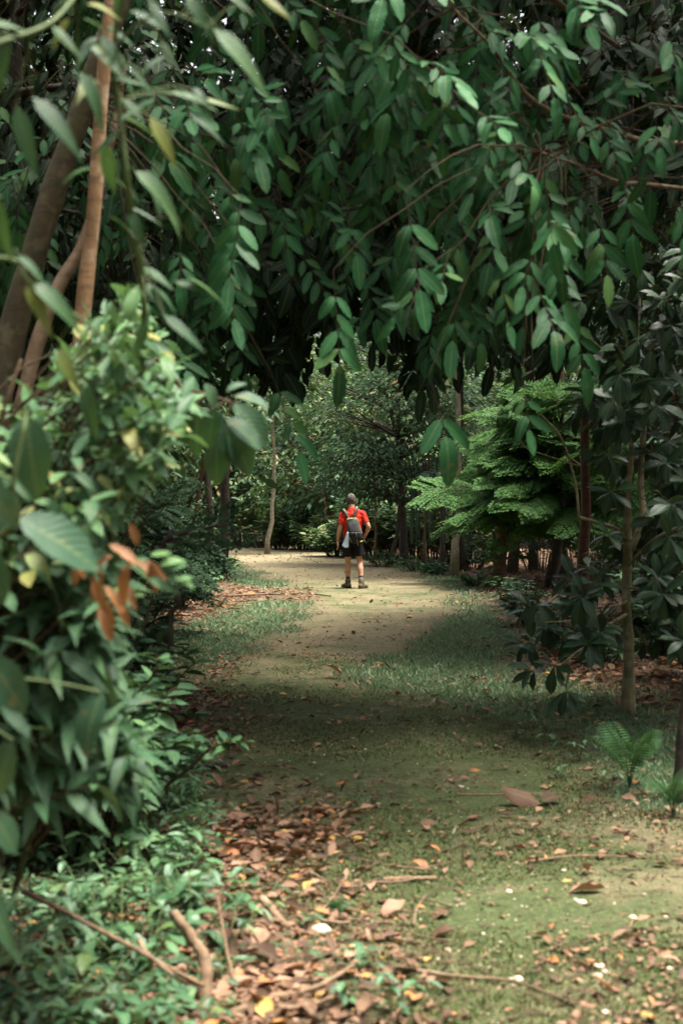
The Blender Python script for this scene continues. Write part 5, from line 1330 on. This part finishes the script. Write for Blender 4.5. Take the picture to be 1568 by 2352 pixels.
t_ = TB(); rounded(t_, [(690, 800, 598, -.20, -.13), (672, 815, 606, -.235, -.12), (668, 832, 640, -.25, -.115), (678, 852, 720, -.275, -.115), (692, 868, 790, -.285, -.115), (700, 872, 800, -.285, -.115)])
body_ = t_.build("upper_panel", M['packgrey'], pack)
t_ = TB(); rounded(t_, [(695, 872, 801, -.288, -.115), (692, 885, 815, -.295, -.115), (692, 905, 880, -.30, -.115), (704, 918, 930, -.285, -.12), (740, 905, 958, -.25, -.13), (770, 880, 966, -.22, -.15)])
t_.build("lower_pocket", M['packblack'], pack)
for side in (((676, 645), (688, 720), (704, 800), (712, 815)), ((826, 640), (846, 720), (866, 790), (882, 830))):
    t_ = TB(); p_ = smooth_path([q(a, b, -.20 - i * .012) for i, (a, b) in enumerate(side)], 12); t_.tube(p_, [.012] * 4 + [.018] * 8, 6); t_.build("side_panel", M['packolive'], pack)
t_ = TB(); t_.tube(smooth_path([q(672, 632, -.247), q(700, 618, -.245), q(745, 612, -.245), q(800, 606, -.225)], 12), .005, 6); t_.tube(smooth_path([q(803, 608, -.225), q(828, 630, -.235), q(840, 668, -.25)], 10), .004, 6); t_.build("zip", M['zip'], pack)
def ribbon(tb, pts, w, th, nrm=(0, -1, 0)):
    pts = np.asarray(pts); tan = unit(np.gradient(pts, axis=0)); nrm = np.asarray(nrm, float)
    V = []
    for p, t in zip(pts, tan):
        s = unit(np.cross(t, nrm)); n_ = unit(np.cross(s, t))
        V += [p - s * w + n_ * th, p + s * w + n_ * th, p + s * w - n_ * th, p - s * w - n_ * th]
    m = len(pts); T = []
    for i in range(m - 1):
        for j in range(4):
            a, b = i * 4 + j, i * 4 + (j + 1) % 4
            T += [(a, b, b + 4), (a, b + 4, a + 4)]
    e = (m - 1) * 4; T += [(0, 2, 1), (0, 3, 2), (e, e + 1, e + 2), (e, e + 2, e + 3)]
    tb.add(np.array(V), np.array(T))
for pts_ in ([(622, 480, .02), (632, 496, -.105), (655, 535, -.145), (685, 590, -.15), (700, 615, -.15)], [(822, 446, .02), (812, 462, -.105), (800, 500, -.14), (785, 560, -.15), (776, 605, -.15)]):
    path = smooth_path([q(a, b, y) for a, b, y in pts_], 14)
    t_ = TB(); ribbon(t_, path, .030, .006); s_ = t_.build("strap", M['packblack'], pack)
    t_ = TB(); ribbon(t_, path + np.array([0, -.008, .002]), .019, .004); t_.build("webbing", M['packolive'], s_)
t_ = TB(); t_.tube(smooth_path([q(722, 600, -.16), q(726, 555, -.15), q(740, 545, -.15), (q(752, 560, -.15)), q(756, 598, -.16)], 12), .006, 6); t_.build("grab_loop", M['packblack'], pack)
for a, b, w in (((795, 800, -.298), (828, 995, -.27), .010), ((706, 880, -.30), (742, 955, -.27), .007)):
    t_ = TB(); ribbon(t_, np.linspace(q(*a), q(*b), 6) + np.array([0, -.008, 0]), w, .003); t_.build("tail_strap", M['packolive'], pack)
t_ = TB(); ribbon(t_, np.linspace(q(858, 936, -.287), q(890, 928, -.277), 4) + np.array([0, -.01, 0]), .011, .003); t_.build("label_patch", M['zip'], pack)
for p4 in ([(720, 860), (800, 800), (890, 850)], [(710, 820), (790, 830), (890, 900)]):
    t_ = TB(); t_.tube(smooth_path([q(a, b, -.302) for a, b in p4], 10), .003, 5); t_.build("cord", M['packblack'], pack)

t_ = TB()
rows = [(672, 702, 798), (664, 700, 830), (648, 704, 880), (628, 704, 930), (608, 702, 985), (596, 700, 1004), (640, 698, 1018)]
V = []; nk = 22
for ri, (l, r, zy) in enumerate(rows):
    for i in range(nk):
        a = i / nk * 2 * math.pi; mx, hw = (l + r) / 2, (r - l) / 2
        p = q(mx + hw * math.cos(a), zy + (6 * math.cos(a * 3) if ri > 3 else 0), -.245)
        fold = 0.008 * math.sin(a * 5 + ri * .3) * (ri + 1) / 5
        V.append(p + np.array([0, math.sin(a) * (.028 + .006 * ri) + fold, 0]))
T = []
for i in range(len(rows) - 1):
    for j in range(nk):
        a, b = i * nk + j, i * nk + (j + 1) % nk; T += [(a, b + nk, b), (a, a + nk, b + nk)]
T += [(0, j, j + 1) for j in range(1, nk - 1)]; e = (len(rows) - 1) * nk; T += [(e, e + j + 1, e + j) for j in range(1, nk - 1)]
cl = np_mesh("towel", np.array(V), np.array(T), M['cloth'])
tw_ = link("towel", cl, None, tuple(MAN + Vector(o_))); tag(tw_, "pale grey blue cloth hanging from the side of the backpack", "towel")
